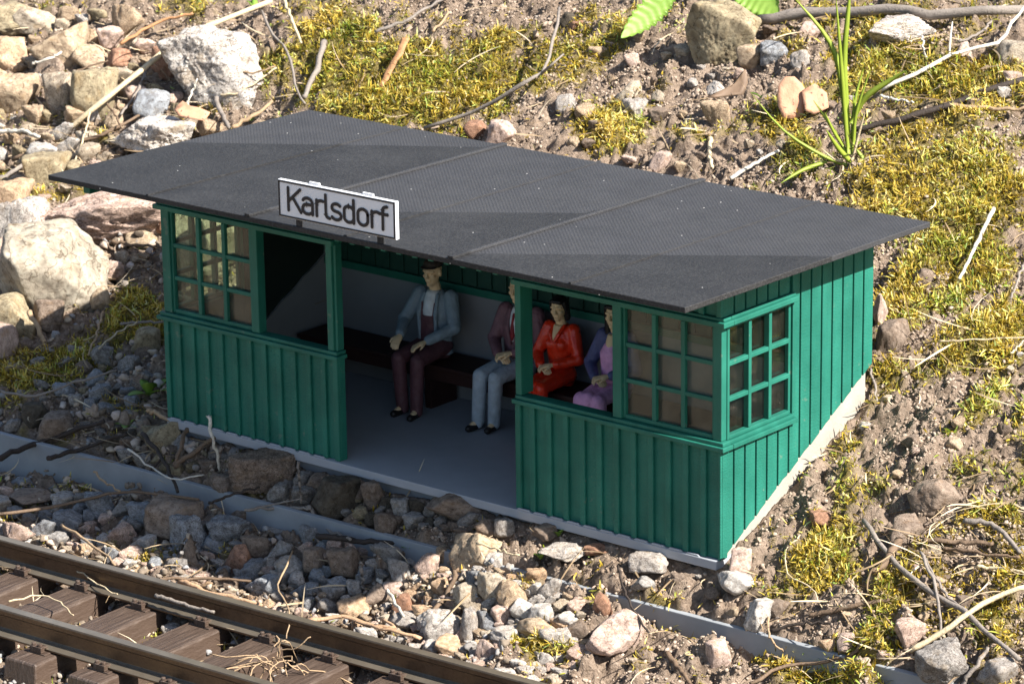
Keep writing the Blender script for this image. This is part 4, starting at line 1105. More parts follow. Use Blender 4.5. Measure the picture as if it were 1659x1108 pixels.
def stone(box, colour, kind, label, seed, cat='stone', name='stone', sub=3, group=None, me=None, flat=None, lift=0.5, planes=12, rough=0.11):
    x0, y0, x1, y1 = box
    w, h = (x1 - x0) / 2, (y1 - y0) / 2
    cxp, cyp = (x0 + x1) / 2, (y0 + y1) / 2
    P = at(cxp, cyp, 0.1); s = 1 / ppu(P)
    a = w * s
    v = h * s
    el = EL
    b = min(a * 0.85, v / math.sin(el) * 0.8)
    c = math.sqrt(max(v * v - (b * math.sin(el)) ** 2, (0.3 * v) ** 2)) / math.cos(el)
    b = max(b, 0.5 * a, 0.6 * c)
    P = at(cxp, cyp, c * lift)
    if me is None: me = stone_mesh(sub, seed, planes=planes, rough=rough, flat=0.86 if any(q in label for q in ('round', 'smooth', 'oval')) else 0.6)
    o = link(name, me, None, ROCK_G if kind == 'g' else ROCK_P) if not me.materials else link(name, me, None, [])
    r_ = random.Random(seed)
    Rz = Matrix.Rotation(r_.uniform(-0.3, 0.3), 3, 'Y')
    o.matrix_world = Matrix.Translation(Vector(P)) @ Matrix(BR.tolist()).to_4x4() @ Matrix.Diagonal((a * 1.04, b, c * 1.04)).to_4x4()
    jit = r_.uniform(0.88, 1.12); k = PAL[colour]
    o.color = tuple(x * jit for x in k) + (1,)
    return tag(o, label, cat, group)

STONES = [
 # upper left pile
 ((-10, 2, 88, 56), 'olive', 'p', 'greyish olive stone in the top left corner of the pile'),
 ((20, 7, 100, 53), 'cream', 'p', 'pale beige wedge stone near the top left corner, above the big beige stones'),
 ((-22, 61, 46, 125), 'orange', 'p', 'pale orange stone at the left edge beside the blocky beige stone'),
 ((53, 36, 142, 112), 'tan', 'p', 'blocky beige-orange stone in the upper left pile'),
 ((50, 92, 106, 134), 'brown', 'p', 'brown stone wedged under the blocky beige-orange stone'),
 ((-16, 120, 64, 194), 'tan', 'p', 'rounded tan stone at the left edge with a twig across it'),
 ((68, 117, 124, 192), 'cream', 'g', 'beige-grey upright stone between two rounded tan stones'),
 ((116, 112, 192, 198), 'olive', 'p', 'olive-beige rounded stone under the long pale straw stalk'),
 ((115, 73, 177, 114), 'tan', 'p', 'small tan stone just right of the blocky beige-orange stone'),
 ((171, 80, 218, 116), 'red', 'p', 'reddish brown stone behind the long pale straw stalk'),
 ((240, 74, 292, 128), 'red', 'p', 'reddish stone partly behind the big white-grey granite boulder'),
 ((259, 50, 426, 176), 'white', 'g', 'big white-grey granite boulder above the back left of the roof'),
 ((217, 146, 276, 202), 'blue', 'p', 'blue-grey stone in the hollow left of the big white-grey boulder'),
 ((180, 188, 318, 256), 'white', 'g', 'flat white boulder just behind the left end of the roof'),
 ((318, 191, 362, 222), 'tan', 'p', 'small tan stone right of the flat white boulder behind the roof'),
 ((40, 250, 114, 322), 'olive', 'p', 'grey-olive stone left of the front left roof corner'),
 ((114, 232, 164, 270), 'cream', 'g', 'pale speckled stone between the straws behind the left roof edge'),
 ((-24, 294, 54, 362), 'orange', 'p', 'orange-beige stone at the left edge below the roof corner height'),
 ((66, 304, 266, 396), 'pink', 'g', 'large pinkish-grey granite boulder under the left roof overhang'),
 ((-6, 326, 80, 430), 'white', 'g', 'white boulder at the left edge beside the large pinkish-grey boulder'),
 ((2, 368, 176, 530), 'dun', 'p', 'large cream boulder at the far left in front of the pinkish-grey one'),
 ((-26, 480, 56, 560), 'olive', 'p', 'dark olive stone under the left foot of the large cream boulder'),
 ((52, 484, 106, 540), 'brown', 'p', 'brown stone under the right foot of the large cream boulder'),
 ((200, 356, 262, 398), 'tan', 'p', 'small tan stone in front of the large pinkish-grey boulder'),
 ((254, 330, 290, 388), 'red', 'p', 'brown stone half hidden by the left corner post of the shelter'),
 ((-20, 526, 30, 596), 'pink', 'p', 'pink stone at the left edge below the cream boulder'),
 ((-22, 384, 16, 456), 'pink', 'g', 'pinkish stone cut by the left edge beside the cream boulder'),
 ((146, 464, 180, 502), 'tan', 'p', 'small tan stone at the right foot of the large cream boulder'),
 ((268, 322, 404, 474), 'cream', 'p', 'beige boulder behind the left end wall, seen through the left window'),
 # shaded left of the shelter
 ((211, 528, 260, 578), 'olive', 'p', 'round olive-grey stone close to the left corner of the shelter'),
 ((146, 560, 184, 598), 'grey', 'p', 'small grey stone left of the round olive-grey stone'),
 ((190, 576, 228, 606), 'grey', 'g', 'small flat grey stone below the round olive-grey stone'),
 ((138, 598, 172, 628), 'blue', 'p', 'small blue-grey stone in the shade of the shelter, left of its corner'),
 ((36, 652, 80, 690), 'dark', 'p', 'dark slate-coloured stone above the left end of the edging board'),
 ((60, 668, 130, 716), 'brown', 'p', 'brown stone beside the dark slate-coloured stone above the edging board'),
 ((236, 682, 294, 740), 'olive', 'p', 'olive-brown stone at the foot of the left corner under crossed twigs'),
 ((372, 728, 480, 792), 'brown', 'g', 'big brown rounded stone in front of the left boarded panel'),
 ((340, 768, 388, 800), 'brown', 'p', 'flat brown stone at the left foot of the big rounded brown stone'),
 ((506, 772, 584, 838), 'dark', 'p', 'dark rounded mossy lump in front of the shelter floor'),
 ((432, 782, 476, 816), 'grey', 'g', 'grey speckled stone lying against the big rounded brown stone'),
 ((585, 778, 630, 826), 'brown', 'p', 'upright brown stone right of the dark mossy lump'),
 ((606, 830, 646, 868), 'brown', 'p', 'rounded brown stone on the buried stretch of the edging board'),
 ((690, 794, 780, 840), 'brown', 'p', 'rounded soil-covered stone under the floor edge at the door opening'),
 ((800, 838, 834, 872), 'grey', 'g', 'grey upright stone in front of the door post'),
 ((862, 848, 908, 878), 'brown', 'p', 'brown stone below the floor lip of the right boarded panel'),
 # shaded ballast
 ((232, 806, 332, 872), 'brown', 'p', 'large smooth brown stone in the shaded ballast'),
 ((276, 834, 342, 916), 'blue', 'g', 'pointed blue-white stone leaning on the large smooth brown stone'),
 ((336, 836, 408, 880), 'blue', 'g', 'pale blue-grey stone right of the pointed blue-white stone'),
 ((362, 882, 408, 936), 'red', 'p', 'dark reddish stone in the shaded ballast'),
 ((172, 846, 222, 892), 'pink', 'g', 'grey-pink stone left of the pointed blue-white stone in the shade'),
 ((10, 790, 94, 824), 'brown', 'p', 'long dark brown stone below the left end of the edging board'),
 ((12, 770, 58, 790), 'blue', 'p', 'flat blue-grey stone against the left end of the edging board'),
 ((138, 796, 190, 836), 'blue', 'g', 'blue-grey angular stone left of the large smooth brown stone'),
 ((374, 824, 412, 854), 'brown', 'p', 'small brown stone behind the pale blue-grey stone'),
 ((424, 852, 482, 868), 'grey', 'p', 'flat grey slab stone under the forked grey twig'),
 ((484, 850, 520, 886), 'blue', 'g', 'angular pale stone under the forked grey twig'),
 ((490, 886, 530, 926), 'brown', 'p', 'dark rounded stone at the right of the shaded ballast'),
 # lit stones between the rails and the shelter
 ((728, 858, 822, 928), 'tan', 'p', 'big crumbly tan stone in the sun before the door opening'),
 ((786, 892, 824, 928), 'white', 'g', 'white stone with a dark spot below the big crumbly tan stone'),
 ((670, 897, 712, 940), 'pink', 'g', 'pinkish upright stone left of the big crumbly tan stone'),
 ((628, 906, 666, 952), 'grey', 'p', 'grey three-sided stone at the edge of the shade'),
 ((774, 926, 820, 980), 'cream', 'p', 'beige stone below the white stone with the dark spot'),
 ((805, 938, 854, 986), 'tan', 'g', 'tan oval stone leaning against the beige stone'),
 ((754, 924, 784, 956), 'blue', 'g', 'small grey-white stone left of the beige stone'),
 ((697, 934, 730, 967), 'orange', 'p', 'small orange-tan stone above the reddish stick'),
 ((734, 944, 774, 990), 'cream', 'p', 'beige stone right of the reddish stick'),
 ((675, 988, 746, 1038), 'white', 'g', 'large flat whitish stone in the sun near the far rail'),
 ((742, 985, 774, 1040), 'ggrey', 'g', 'upright speckled granite stone beside the flat whitish stone'),
 ((794, 980, 832, 1014), 'pink', 'p', 'rose-pink stone in the middle of the sunlit ballast'),
 ((768, 988, 804, 1026), 'blue', 'g', 'bluish white stone left of the rose-pink stone'),
 ((826, 970, 868, 1004), 'white', 'p', 'whitish stone right of the rose-pink stone'),
 ((852, 978, 902, 1012), 'white', 'p', 'white-pink stone on top of the tan stone at the right of the ballast'),
 ((838, 996, 906, 1032), 'tan', 'p', 'tan stone under the white-pink stone at the right of the ballast'),
 ((794, 1015, 846, 1046), 'white', 'g', 'white stone below the rose-pink stone'),
 ((704, 1027, 754, 1060), 'orange', 'p', 'orange-tan stone beside the far rail'),
 ((770, 1036, 804, 1074), 'pink', 'p', 'pinkish white stone beside the far rail'),
 ((874, 1015, 928, 1058), 'white', 'g', 'long white speckled stone pointing down to the right'),
 ((948, 988, 1046, 1054), 'pink', 'p', 'big pinkish-beige block on the soil before the right boarded panel'),
 ((960, 962, 992, 998), 'red', 'p', 'pink-brown stone leaning on the big pinkish-beige block'),
 ((918, 1002, 956, 1034), 'brown', 'p', 'brown stone left of the big pinkish-beige block'),
 ((1022, 934, 1062, 960), 'grey', 'p', 'grey stone above the big pinkish-beige block'),
 ((628, 993, 682, 1020), 'white', 'g', 'white rounded stone at the end of the peach-coloured bark'),
 ((546, 969, 598, 1006), 'orange', 'p', 'yellowish stone near the far rail at the edge of the shade'),
 ((515, 970, 549, 998), 'grey', 'g', 'pale grey stone left of the yellowish stone'),
 ((634, 962, 672, 998), 'red', 'p', 'brown stone beside the pale stick in the ballast'),
 ((872, 876, 952, 908), 'ggrey', 'g', 'flat greyish-white crusty stone before the right boarded panel'),
 ((944, 880, 984, 900), 'red', 'p', 'flat reddish stone right of the crusty stone'),
 ((1018, 896, 1082, 934), 'ggrey', 'g', 'pale grey lump stone under the floor lip of the right panel'),
 ((1180, 888, 1218, 926), 'pink', 'p', 'pale peach stone at the foot of the right front corner'),
 ((1164, 922, 1224, 960), 'white', 'p', 'white stone below the right front corner of the shelter'),
 ((1205, 970, 1255, 1020), 'white', 'p', 'heart-shaped white stone above the right stretch of the edging board'),
 ((1143, 1036, 1184, 1084), 'pink', 'p', 'rose-pink pointed stone below the right stretch of the edging board'),
 ((1483, 1040, 1568, 1108), 'grey', 'g', 'grey-white stone in the lower right corner under the pale stalk'),
 ((1450, 1000, 1500, 1048), 'pink', 'g', 'pinkish stone behind the grey-white corner stone'),
 ((1584, 1070, 1650, 1120), 'ggrey', 'g', 'pale stone at the bottom edge of the lower right corner'),
 ((1356, 1026, 1386, 1060), 'pink', 'p', 'small pinkish stone between two stones above the right end of the edging board'),
 ((1326, 1032, 1358, 1060), 'orange', 'p', 'small tan-pink stone at the right end of the visible edging board'),
 ((1242, 970, 1280, 998), 'brown', 'p', 'brown soil-coloured stone right of the heart-shaped white stone'),
 ((1438, 834, 1502, 886), 'brown', 'p', 'grey-brown block among the sticks on the right bank'),
 ((1310, 826, 1350, 856), 'red', 'p', 'reddish brown stone on the bank beside the right side wall'),
 ((1418, 518, 1474, 580), 'brown', 'p', 'soil-brown stone behind the back right corner of the shelter'),
 ((1414, 476, 1440, 540), 'pink', 'p', 'pink-brown stone touching the back right corner of the shelter'),
 ((1474, 434, 1520, 466), 'brown', 'p', 'flat brown stone in the moss right of the roof'),
 ((1470, 770, 1560, 830), 'brown', 'p', 'broad brown soil lump on the right bank'),
 # upper right and behind the roof
 ((1112, 2, 1230, 108), 'olive', 'p', 'big smooth brown-grey boulder at the top right of the slope'),
 ((1231, 67, 1276, 106), 'blue', 'g', 'blue-grey speckled stone right of the big smooth boulder'),
 ((1192, 72, 1236, 112), 'tan', 'p', 'tan stone between the big smooth boulder and the blue-grey stone'),
 ((1280, 80, 1320, 116), 'ggrey', 'g', 'pale stone left of the tall grass'),
 ((1404, 26, 1516, 84), 'ggrey', 'g', 'broad whitish stone below the thick branch at the top right'),
 ((1616, 66, 1680, 112), 'cream', 'p', 'cream stone cut by the right edge under the thick branch'),
 ((1546, 70, 1578, 108), 'pink', 'p', 'pinkish stone beside the pale bent twig at the top right'),
 ((1134, 162, 1184, 208), 'tan', 'g', 'tan pebble on bare soil left of the terracotta shard'),
 ((994, 132, 1040, 168), 'cream', 'p', 'cream stone right of the moss cushion behind the roof'),
 ((1008, 160, 1050, 198), 'ggrey', 'g', 'grey-white stone just below the cream stone behind the roof'),
 ((900, 152, 934, 182), 'white', 'g', 'white-grey stone in the moss behind the roof'),
 ((1010, 86, 1036, 114), 'pink', 'p', 'small pinkish stone above the cream stone behind the roof'),
 ((786, 196, 836, 240), 'pink', 'p', 'pink stone just behind the back roof edge'),
 ((752, 196, 794, 226), 'red', 'p', 'reddish stone left of the pink stone at the back roof edge'),
 ((904, 20, 932, 46), 'dark', 'p', 'dark oval stone at the top middle of the slope'),
 ((918, 34, 948, 60), 'red', 'p', 'brownish pebble right of the dark oval stone'),
 ((1050, 246, 1088, 278), 'pink', 'p', 'pink pebble near the middle of the back roof edge'),
 ((1290, 36, 1330, 70), 'pink', 'p', 'pink stone under the thick branch left of the grass tips'),
]
for i, (bx, colr, kd, lab) in enumerate(STONES):
    big = (bx[2] - bx[0]) > 70
    stone(bx, colr, kd, lab, 100 + i, cat='boulder' if (bx[2] - bx[0]) > 110 else 'stone', sub=5 if bx[2] - bx[0] > 100 else 4 if big else 3, planes=12 if kd == 'g' else 14, rough=0.10 if kd == 'g' else 0.06, lift=0.55 if bx[1] < 850 else 0.8)

# repeats: ballast and pebbles, each an object of its own
lib_g = [stone_mesh(3, 900 + k, planes=9, rough=0.13, flat=0.52) for k in range(10)]
lib_p = [stone_mesh(3, 950 + k, planes=10, rough=0.10, flat=0.52) for k in range(10)]
for me in lib_g: me.materials.append(ROCK_G)
for me in lib_p: me.materials.append(ROCK_P)
taken = [((b[0] + b[2]) / 2, (b[1] + b[3]) / 2, (b[2] - b[0]) / 2) for b, *_ in STONES]
rs = random.Random(21)
def inside(poly, x, y):
    r = False; n = len(poly)
    for i in range(n):
        (x0, y0), (x1, y1) = poly[i], poly[i - 1]
        if (y0 > y) != (y1 > y) and x < (x1 - x0) * (y - y0) / (y1 - y0) + x0: r = not r
    return r
def repeats(poly, n, smin, smax, cols, label, cat, group, name, overlap=0.72, lift=(0.5, 1.0), power=1.3):
    x0, x1 = min(p[0] for p in poly), max(p[0] for p in poly); y0, y1 = min(p[1] for p in poly), max(p[1] for p in poly)
    made = 0; tries = 0
    while made < n and tries < 12000:
        tries += 1
        x, y = rs.uniform(x0, x1), rs.uniform(y0, y1)
        if not inside(poly, x, y): continue
        s = smin + (smax - smin) * rs.random() ** power
        if any((x - a) ** 2 + ((y - b) * 1.25) ** 2 < (overlap * (s + r)) ** 2 for a, b, r in taken): continue
        P = at(x, y, 0.02)
        if in_foot(P[0], P[1], 0.05): continue
        taken.append((x, y, s))
        g = rs.random() < 0.5
        stone((x - s, y - s * rs.uniform(0.6, 0.95), x + s, y + s * rs.uniform(0.6, 0.95)), rs.choice(cols), 'g' if g else 'p', label, 3000 + tries, cat, name, group=group, me=rs.choice(lib_g if g else lib_p), lift=rs.uniform(*lift))
        made += 1
    return made
n1 = repeats([(-15, 775), (260, 835), (470, 880), (640, 885), (700, 905), (640, 960), (520, 985), (380, 955), (200, 905), (-15, 862)], 150, 12, 30, ['blue', 'grey', 'blue', 'ggrey', 'brown', 'grey', 'pink'],
        'small grey ballast stone in the shade between the edging board and the rails', 'stone', 'shaded ballast stones', 'ballast_stone', overlap=0.68)
n2 = repeats([(520, 985), (650, 935), (720, 890), (860, 930), (940, 980), (960, 1060), (900, 1115), (840, 1105), (700, 1062), (560, 1018)], 150, 8, 20, ['white', 'cream', 'pink', 'tan', 'ggrey', 'white', 'orange', 'white'],
        'small pale ballast stone in the sun between the far rail and the shelter', 'stone', 'sunlit ballast stones', 'ballast_stone', overlap=0.66)
n3 = repeats([(-15, 872), (120, 893), (330, 950), (520, 1002), (470, 990), (250, 912), (-15, 845)], 40, 6, 15, ['white', 'cream', 'pink', 'tan', 'orange'],
        'little pale stone in the sunlit strip along the far rail', 'stone', 'stones along the far rail', 'ballast_stone', overlap=0.6)
n4 = repeats([(150, 690), (290, 690), (470, 745), (620, 790), (830, 850), (800, 872), (690, 858), (600, 842), (420, 795), (200, 740)], 60, 9, 22, ['brown', 'grey', 'brown', 'olive', 'grey', 'dark'],
        'brownish stone in the shade between the shelter floor and the edging board', 'stone', 'stones under the front of the shelter', 'stone', overlap=0.66)
n5 = repeats([(-10, 20), (200, 20), (260, 110), (330, 200), (160, 260), (270, 400), (180, 440), (60, 420), (-10, 330)], 70, 10, 30, ['cream', 'tan', 'white', 'pink', 'olive', 'tan'],
        'pale stone in the pile on the slope left of the shelter', 'stone', 'stones of the pile at the left', 'stone', overlap=0.72)
n6 = repeats([(820, 20), (1100, 30), (1400, 60), (1660, 100), (1660, 200), (1260, 190), (1300, 290), (1130, 290), (900, 235), (960, 120)], 75, 5, 17, ['pink', 'tan', 'cream', 'ggrey', 'tan', 'brown'],
        'small pale pebble scattered on the soil slope behind the roof', 'pebble', 'pebbles on the slope behind the roof', 'pebble', overlap=0.95)
n7 = repeats([(900, 900), (1160, 935), (1240, 890), (1420, 640), (1660, 500), (1660, 1100), (940, 1105)], 45, 5, 15, ['pink', 'tan', 'cream', 'white', 'brown', 'brown'],
        'small pebble lying on the soil bank in front and to the right of the shelter', 'pebble', 'pebbles on the bank at the right', 'pebble', overlap=1.0)
n8 = repeats([(-10, 560), (260, 560), (265, 660), (150, 700), (-10, 690)], 45, 7, 20, ['grey', 'blue', 'brown', 'grey', 'olive'],
        'grey stone in the shade of the shelter left of its corner', 'stone', 'shaded stones left of the shelter', 'stone', overlap=0.75)
n9 = repeats([(-10, 905), (120, 940), (300, 1005), (430, 1040), (560, 1090), (520, 1110), (-10, 1110)], 34, 7, 18, ['white', 'cream', 'tan', 'pink', 'ggrey'],
        'small pale stone lying between the sleepers', 'stone', 'stones between the sleepers', 'ballast_stone', overlap=1.1, lift=(0.2, 0.5))
print('repeats', n1, n2, n3, n4, n5, n6, n7, n8, n9)

# fine gravel filling between them: uncountable
def gravel(name, xr_, yr_, n, tone, label, smin, smax, seed, cond=None):
    r_ = np.random.default_rng(seed); x = r_.uniform(*xr_, n); y = r_.uniform(*yr_, n)
    k = ~in_foot(x, y, 0.03) & ~((y > -0.53) & (y < -0.37))
    if cond is not None: k &= cond(x, y)
    x, y = x[k], y[k]; s = r_.uniform(smin, smax, len(x))
    me = pebbles_mesh(name, np.stack([x, y, ground_h(x, y) + s * 0.3 + r_.uniform(0, 0.05, len(x))], -1), s, 1, seed, r_.uniform(tone[0], tone[1], len(x)), (6, 0.4))
    m_ = attr_ramp(name, 'tone', [(0.0, (0.08, 0.062, 0.048)), (0.25, (0.21, 0.17, 0.13)), (0.45, (0.25, 0.26, 0.28)), (0.6, (0.40, 0.33, 0.25)), (0.8, (0.45, 0.36, 0.30)), (1.0, (0.58, 0.55, 0.52))], 0.85, 0.25, nscale=26, bump=0.8)
    tag(link(name, me, None, m_), label, 'gravel', kind='stuff')
gravel('ballast_gravel', (-11, 0.2), (-4.4, -0.55), 9000, (0, 0.8), 'fine mixed gravel filling the ballast under the track', 0.010, 0.042, 61, lambda x, y: (x < -1.2 - 0.9 * (y + 1.2)) | (y < -1.9))
gravel('slope_gravel', (-9.5, -5.0), (-0.36, 9), 2600, (0, 0.9), 'fine gravel and grit between the stones of the pile at the left', 0.015, 0.06, 62, lambda x, y: (to_px(np.stack([x, y, base_h(x, y)], -1))[0] < 330) & (moss_w(x, y) < 0.3))
# ------------------------------------------------------------------ sticks, stalks and twigs
def stick_mat(name, c, rough=0.75):
    t = NT(name); tc = t.n('ShaderNodeTexCoord'); n1 = t.noise(7, 5, 0.65); n2 = t.noise(55, 4, 0.6)
    cc = t.mix(n1.outputs['Fac'], tuple(x * 0.62 for x in c), tuple(x * 1.3 for x in c))
    cc = t.mix(t.ramp(n2.outputs['Fac'], [(0.5, (0, 0, 0)), (0.7, (0.6, 0.6, 0.6))]).outputs['Color'], cc, tuple(x * 0.45 for x in c))
    t.col(cc); t.rough(rough); t.spec(0.25); t.bump(n2.outputs['Fac'], 0.6, 0.012); return t.m
ST = dict(straw=stick_mat('pale_straw', (0.56, 0.45, 0.29)), white=stick_mat('bleached_stalk', (0.62, 0.57, 0.48)), grey=stick_mat('grey_twig', (0.24, 0.205, 0.175)), brown=stick_mat('brown_twig', (0.17, 0.115, 0.075)),
          dark=stick_mat('dark_twig', (0.045, 0.034, 0.028)), tan=stick_mat('tan_bark', (0.36, 0.25, 0.15)), peach=stick_mat('peach_bark', (0.47, 0.30, 0.18)), orange=stick_mat('orange_bark', (0.40, 0.21, 0.10)))
def smooth(pts, n):
    P = [Vector(p) for p in pts]
    if len(P) == 2: return [P[0].lerp(P[1], k / n) for k in range(n + 1)]
    out = []; m = len(P)
    for i in range(m - 1):
        p0, p1, p2, p3 = P[max(i - 1, 0)], P[i], P[i + 1], P[min(i + 2, m - 1)]
        q = max(2, n // (m - 1))
        for k in range(q):
            t_ = k / q
            out.append(0.5 * ((2 * p1) + (-p0 + p2) * t_ + (2 * p0 - 5 * p1 + 4 * p2 - p3) * t_ ** 2 + (-p0 + 3 * p1 - 3 * p2 + p3) * t_ ** 3))
    out.append(P[-1]); return out
rt = random.Random(5)
def path3(px, lift, w):
    """ground points under the pixels of the photograph, raised a little, wiggled like grown wood"""
    P = []
    for i, q in enumerate(px):
        l = lift if isinstance(lift, (int, float)) else lift[i]
        P.append(Vector(at(q[0], q[1], l)))
    return P
def stick(px, w, mat, label, lift=0.07, name='stick', cat='stick', taper=0.7, forks=(), flat=1.0, wig=0.012, seg=7):
    P = path3(px, lift, w); s = 1 / ppu(P[0])
    Q = smooth(P, 14); n = len(Q)
    r0 = w * s / 2
    rad = []
    for i in range(n):
        Q[i] = Q[i] + Vector((rt.uniform(-1, 1), rt.uniform(-1, 1), rt.uniform(-1, 1))) * wig * (0 < i < n - 1)
        k = i / (n - 1); rad.append(r0 * (1 + (taper - 1) * k) * rt.uniform(0.88, 1.12))
    m = MB(); m.tube(Q, rad, seg, flat=flat)
    for (a, pts, fw) in forks:
        F_ = [Q[int(a * (n - 1))]] + path3(pts, lift if isinstance(lift, (int, float)) else lift[-1], fw)
        F_ = smooth(F_, 6); m.tube(F_, [fw * s / 2 * (1 - 0.4 * k / max(1, len(F_) - 1)) for k in range(len(F_))], 6)
    o = m.build(name, ST[mat], None, smooth=True)
    return tag(o, label, cat)

stick([(112, 208), (170, 162), (300, 62), (440, 2)], 9, 'straw', 'long pale straw stalk lying across the boulders at the upper left', [0.12, 0.3, 0.35, 0.15], taper=1.0, wig=0.006)
stick([(20, 258), (100, 235), (180, 212), (235, 178)], 7, 'brown', 'brown stick below the foot of the long straw stalk', 0.14)
stick([(-5, 292), (30, 272), (62, 240)], 8, 'grey', 'grey-brown stick at the left edge beside the grey-olive stone', 0.12)
stick([(195, 72), (258, 36), (312, 22)], 6, 'orange', 'orange-brown stalk above the reddish stone at the upper left', 0.16)
stick([(-5, 215), (30, 212), (64, 222)], 8, 'white', 'bleached stalk at the left edge under the rounded tan stone', 0.14)
stick([(145, 182), (138, 215), (120, 264)], 4, 'straw', 'thin upright straw in front of the pale speckled stone', [0.3, 0.2, 0.1])
stick([(167, 158), (184, 182), (198, 208)], 4, 'brown', 'thin brown twig under the middle of the long straw stalk', 0.2)
stick([(240, 112), (222, 150), (196, 186)], 6, 'grey', 'grey twig in the dark hollow beside the blue-grey stone', 0.16)
stick([(52, 103), (80, 96), (100, 84)], 5, 'white', 'short bleached twig in front of the blocky beige-orange stone', 0.3)
stick([(75, 140), (120, 118), (175, 98)], 4, 'brown', 'thin stalk above the beige-grey upright stone', 0.25)
stick([(303, 172), (320, 128)], 4, 'white', 'short bleached straw against the foot of the big white-grey boulder', [0.1, 0.3])
stick([(424, 18), (442, 58), (466, 82), (477, 137), (494, 168)], 5, 'grey', 'bent grey stem coming down behind the back left roof corner', 0.14)
stick([(458, -4), (472, 30), (488, 70)], 6, 'straw', 'pale stem crossing the top edge left of the moss', 0.16)
stick([(526, 68), (512, 115), (492, 158)], 10, 'grey', 'thick grey stick leaning into the moss above the back left roof corner', 0.14, taper=0.8)
stick([(376, 206), (410, 188), (442, 164)], 8, 'tan', 'tan stick just above the roof left of the moss', 0.12)
stick([(349, 160), (360, 184), (372, 208)], 9, 'grey', 'short thick stub above the small tan stone behind the roof', 0.12)
stick([(330, 148), (380, 152), (448, 110)], 4, 'straw', 'thin straw under the big white-grey boulder', 0.12)
stick([(340, 105), (400, 118), (446, 108)], 4, 'tan', 'curved tan stem in front of the big white-grey boulder', 0.2)
stick([(687, 208), (763, 185), (841, 137), (879, 117), (896, 69), (906, 13)], 7, 'grey', 'long forked grey twig rising from the back roof edge through the moss', [0.06, 0.12, 0.16, 0.2, 0.3, 0.34], forks=((0.62, [(895, 104), (913, 88)], 5),), taper=0.75)
stick([(608, 53), (660, 32), (722, -4)], 6, 'grey', 'grey twig at the top above the large moss cushion', 0.1)
stick([(701, 52), (718, 34), (726, 14)], 5, 'tan', 'short bent tan twig beside the grey twig at the top', 0.12)
stick([(657, 62), (640, 100), (612, 146)], 15, 'orange', 'dry orange-brown bark strip standing in the moss', [0.3, 0.2, 0.08], flat=0.3, taper=0.9)
stick([(1229, 34), (1280, 26), (1339, 20), (1442, 16), (1510, 22), (1665, 16)], 19, 'grey', 'thick grey-brown branch along the top right', 0.12, taper=0.8, wig=0.02, seg=10)
stick([(1385, 210), (1450, 196), (1512, 178), (1590, 152), (1665, 128)], 10, 'dark', 'dark brown branch running right from the tall grass', 0.1, taper=1.1)
stick([(1528, 170), (1600, 176), (1665, 177)], 12, 'tan', 'split tan stick below the dark brown branch at the right edge', 0.09, flat=0.6)
stick([(1428, 146), (1480, 122), (1538, 90), (1617, 69), (1640, 40), (1662, 8)], 7, 'white', 'pale bent twig right of the tall grass', [0.1, 0.14, 0.16, 0.18, 0.22, 0.26], forks=((0.42, [(1540, 60), (1543, 36)], 4),))
stick([(1552, 68), (1590, 52), (1606, 34)], 5, 'grey', 'thin grey twig behind the pale bent twig', 0.14)
stick([(1183, 289), (1222, 266), (1262, 244)], 7, 'white', 'white bleached stick beside the back right roof edge', 0.1, wig=0.006)
stick([(1151, 224), (1149, 250), (1153, 273)], 8, 'straw', 'short pale straw piece on bare soil behind the roof', 0.05)
stick([(1426, 156), (1480, 167)], 5, 'white', 'short bleached twig left of the split tan stick', 0.1)
stick([(1493, 58), (1498, 82), (1503, 104)], 4, 'white', 'thin upright bleached twig behind the grass', [0.3, 0.2, 0.06])
stick([(1610, 338), (1582, 396), (1554, 452)], 7, 'white', 'white straw lying on the moss right of the roof', 0.14, wig=0.004)
stick([(1520, 553), (1590, 550), (1665, 547)], 3.5, 'straw', 'thin level yellow straw right of the shelter', 0.12, wig=0.006)
stick([(1662, 423), (1650, 450), (1637, 484)], 5, 'grey', 'short grey twig at the right edge in the moss', 0.14)
stick([(1409, 598), (1416, 622), (1420, 650)], 5, 'grey', 'bent grey root beside the back right corner of the shelter', 0.08)
stick([(1637, 572), (1659, 552)], 4, 'straw', 'short straw at the right edge', 0.1)
stick([(1399, 843), (1436, 895), (1494, 950), (1561, 991), (1652, 1068)], 9, 'grey', 'long grey stick slanting down the right bank to the corner', 0.13, taper=0.9)
stick([(1474, 1054), (1516, 1030), (1557, 1002), (1610, 968), (1665, 950)], 10, 'straw', 'pale curved stalk crossing the long grey stick at the lower right', 0.15, taper=0.85, wig=0.006)
stick([(1456, 874), (1440, 902), (1414, 928)], 14, 'brown', 'stout dark brown stub lying on the right bank', 0.12, taper=0.7)
stick([(1562, 843), (1612, 853), (1652, 894)], 10, 'grey', 'grey bent stick at the right edge of the bank', 0.12)
stick([(1498, 874), (1550, 878), (1608, 880)], 14, 'brown', 'thick brown stick right of the grey-brown block', 0.08, flat=0.6)
stick([(1528, 887), (1590, 896), (1652, 903)], 6, 'brown', 'thin brown stick below the thick brown stick', 0.12)
stick([(1491, 894), (1512, 939), (1522, 990), (1526, 1040)], 6, 'grey', 'thin grey twig hanging down across the right bank', [0.2, 0.16, 0.14, 0.1])
stick([(1500, 905), (1530, 960), (1560, 985)], 5, 'grey', 'thin twig beside the hanging grey twig', 0.13)
stick([(1310, 996), (1377, 983), (1440, 970)], 9, 'brown', 'brown stick above the right stretch of the edging board', 0.07)
stick([(1250, 1022), (1300, 1010), (1356, 1009)], 6, 'dark', 'dark stick touching the heart-shaped white stone', 0.07)
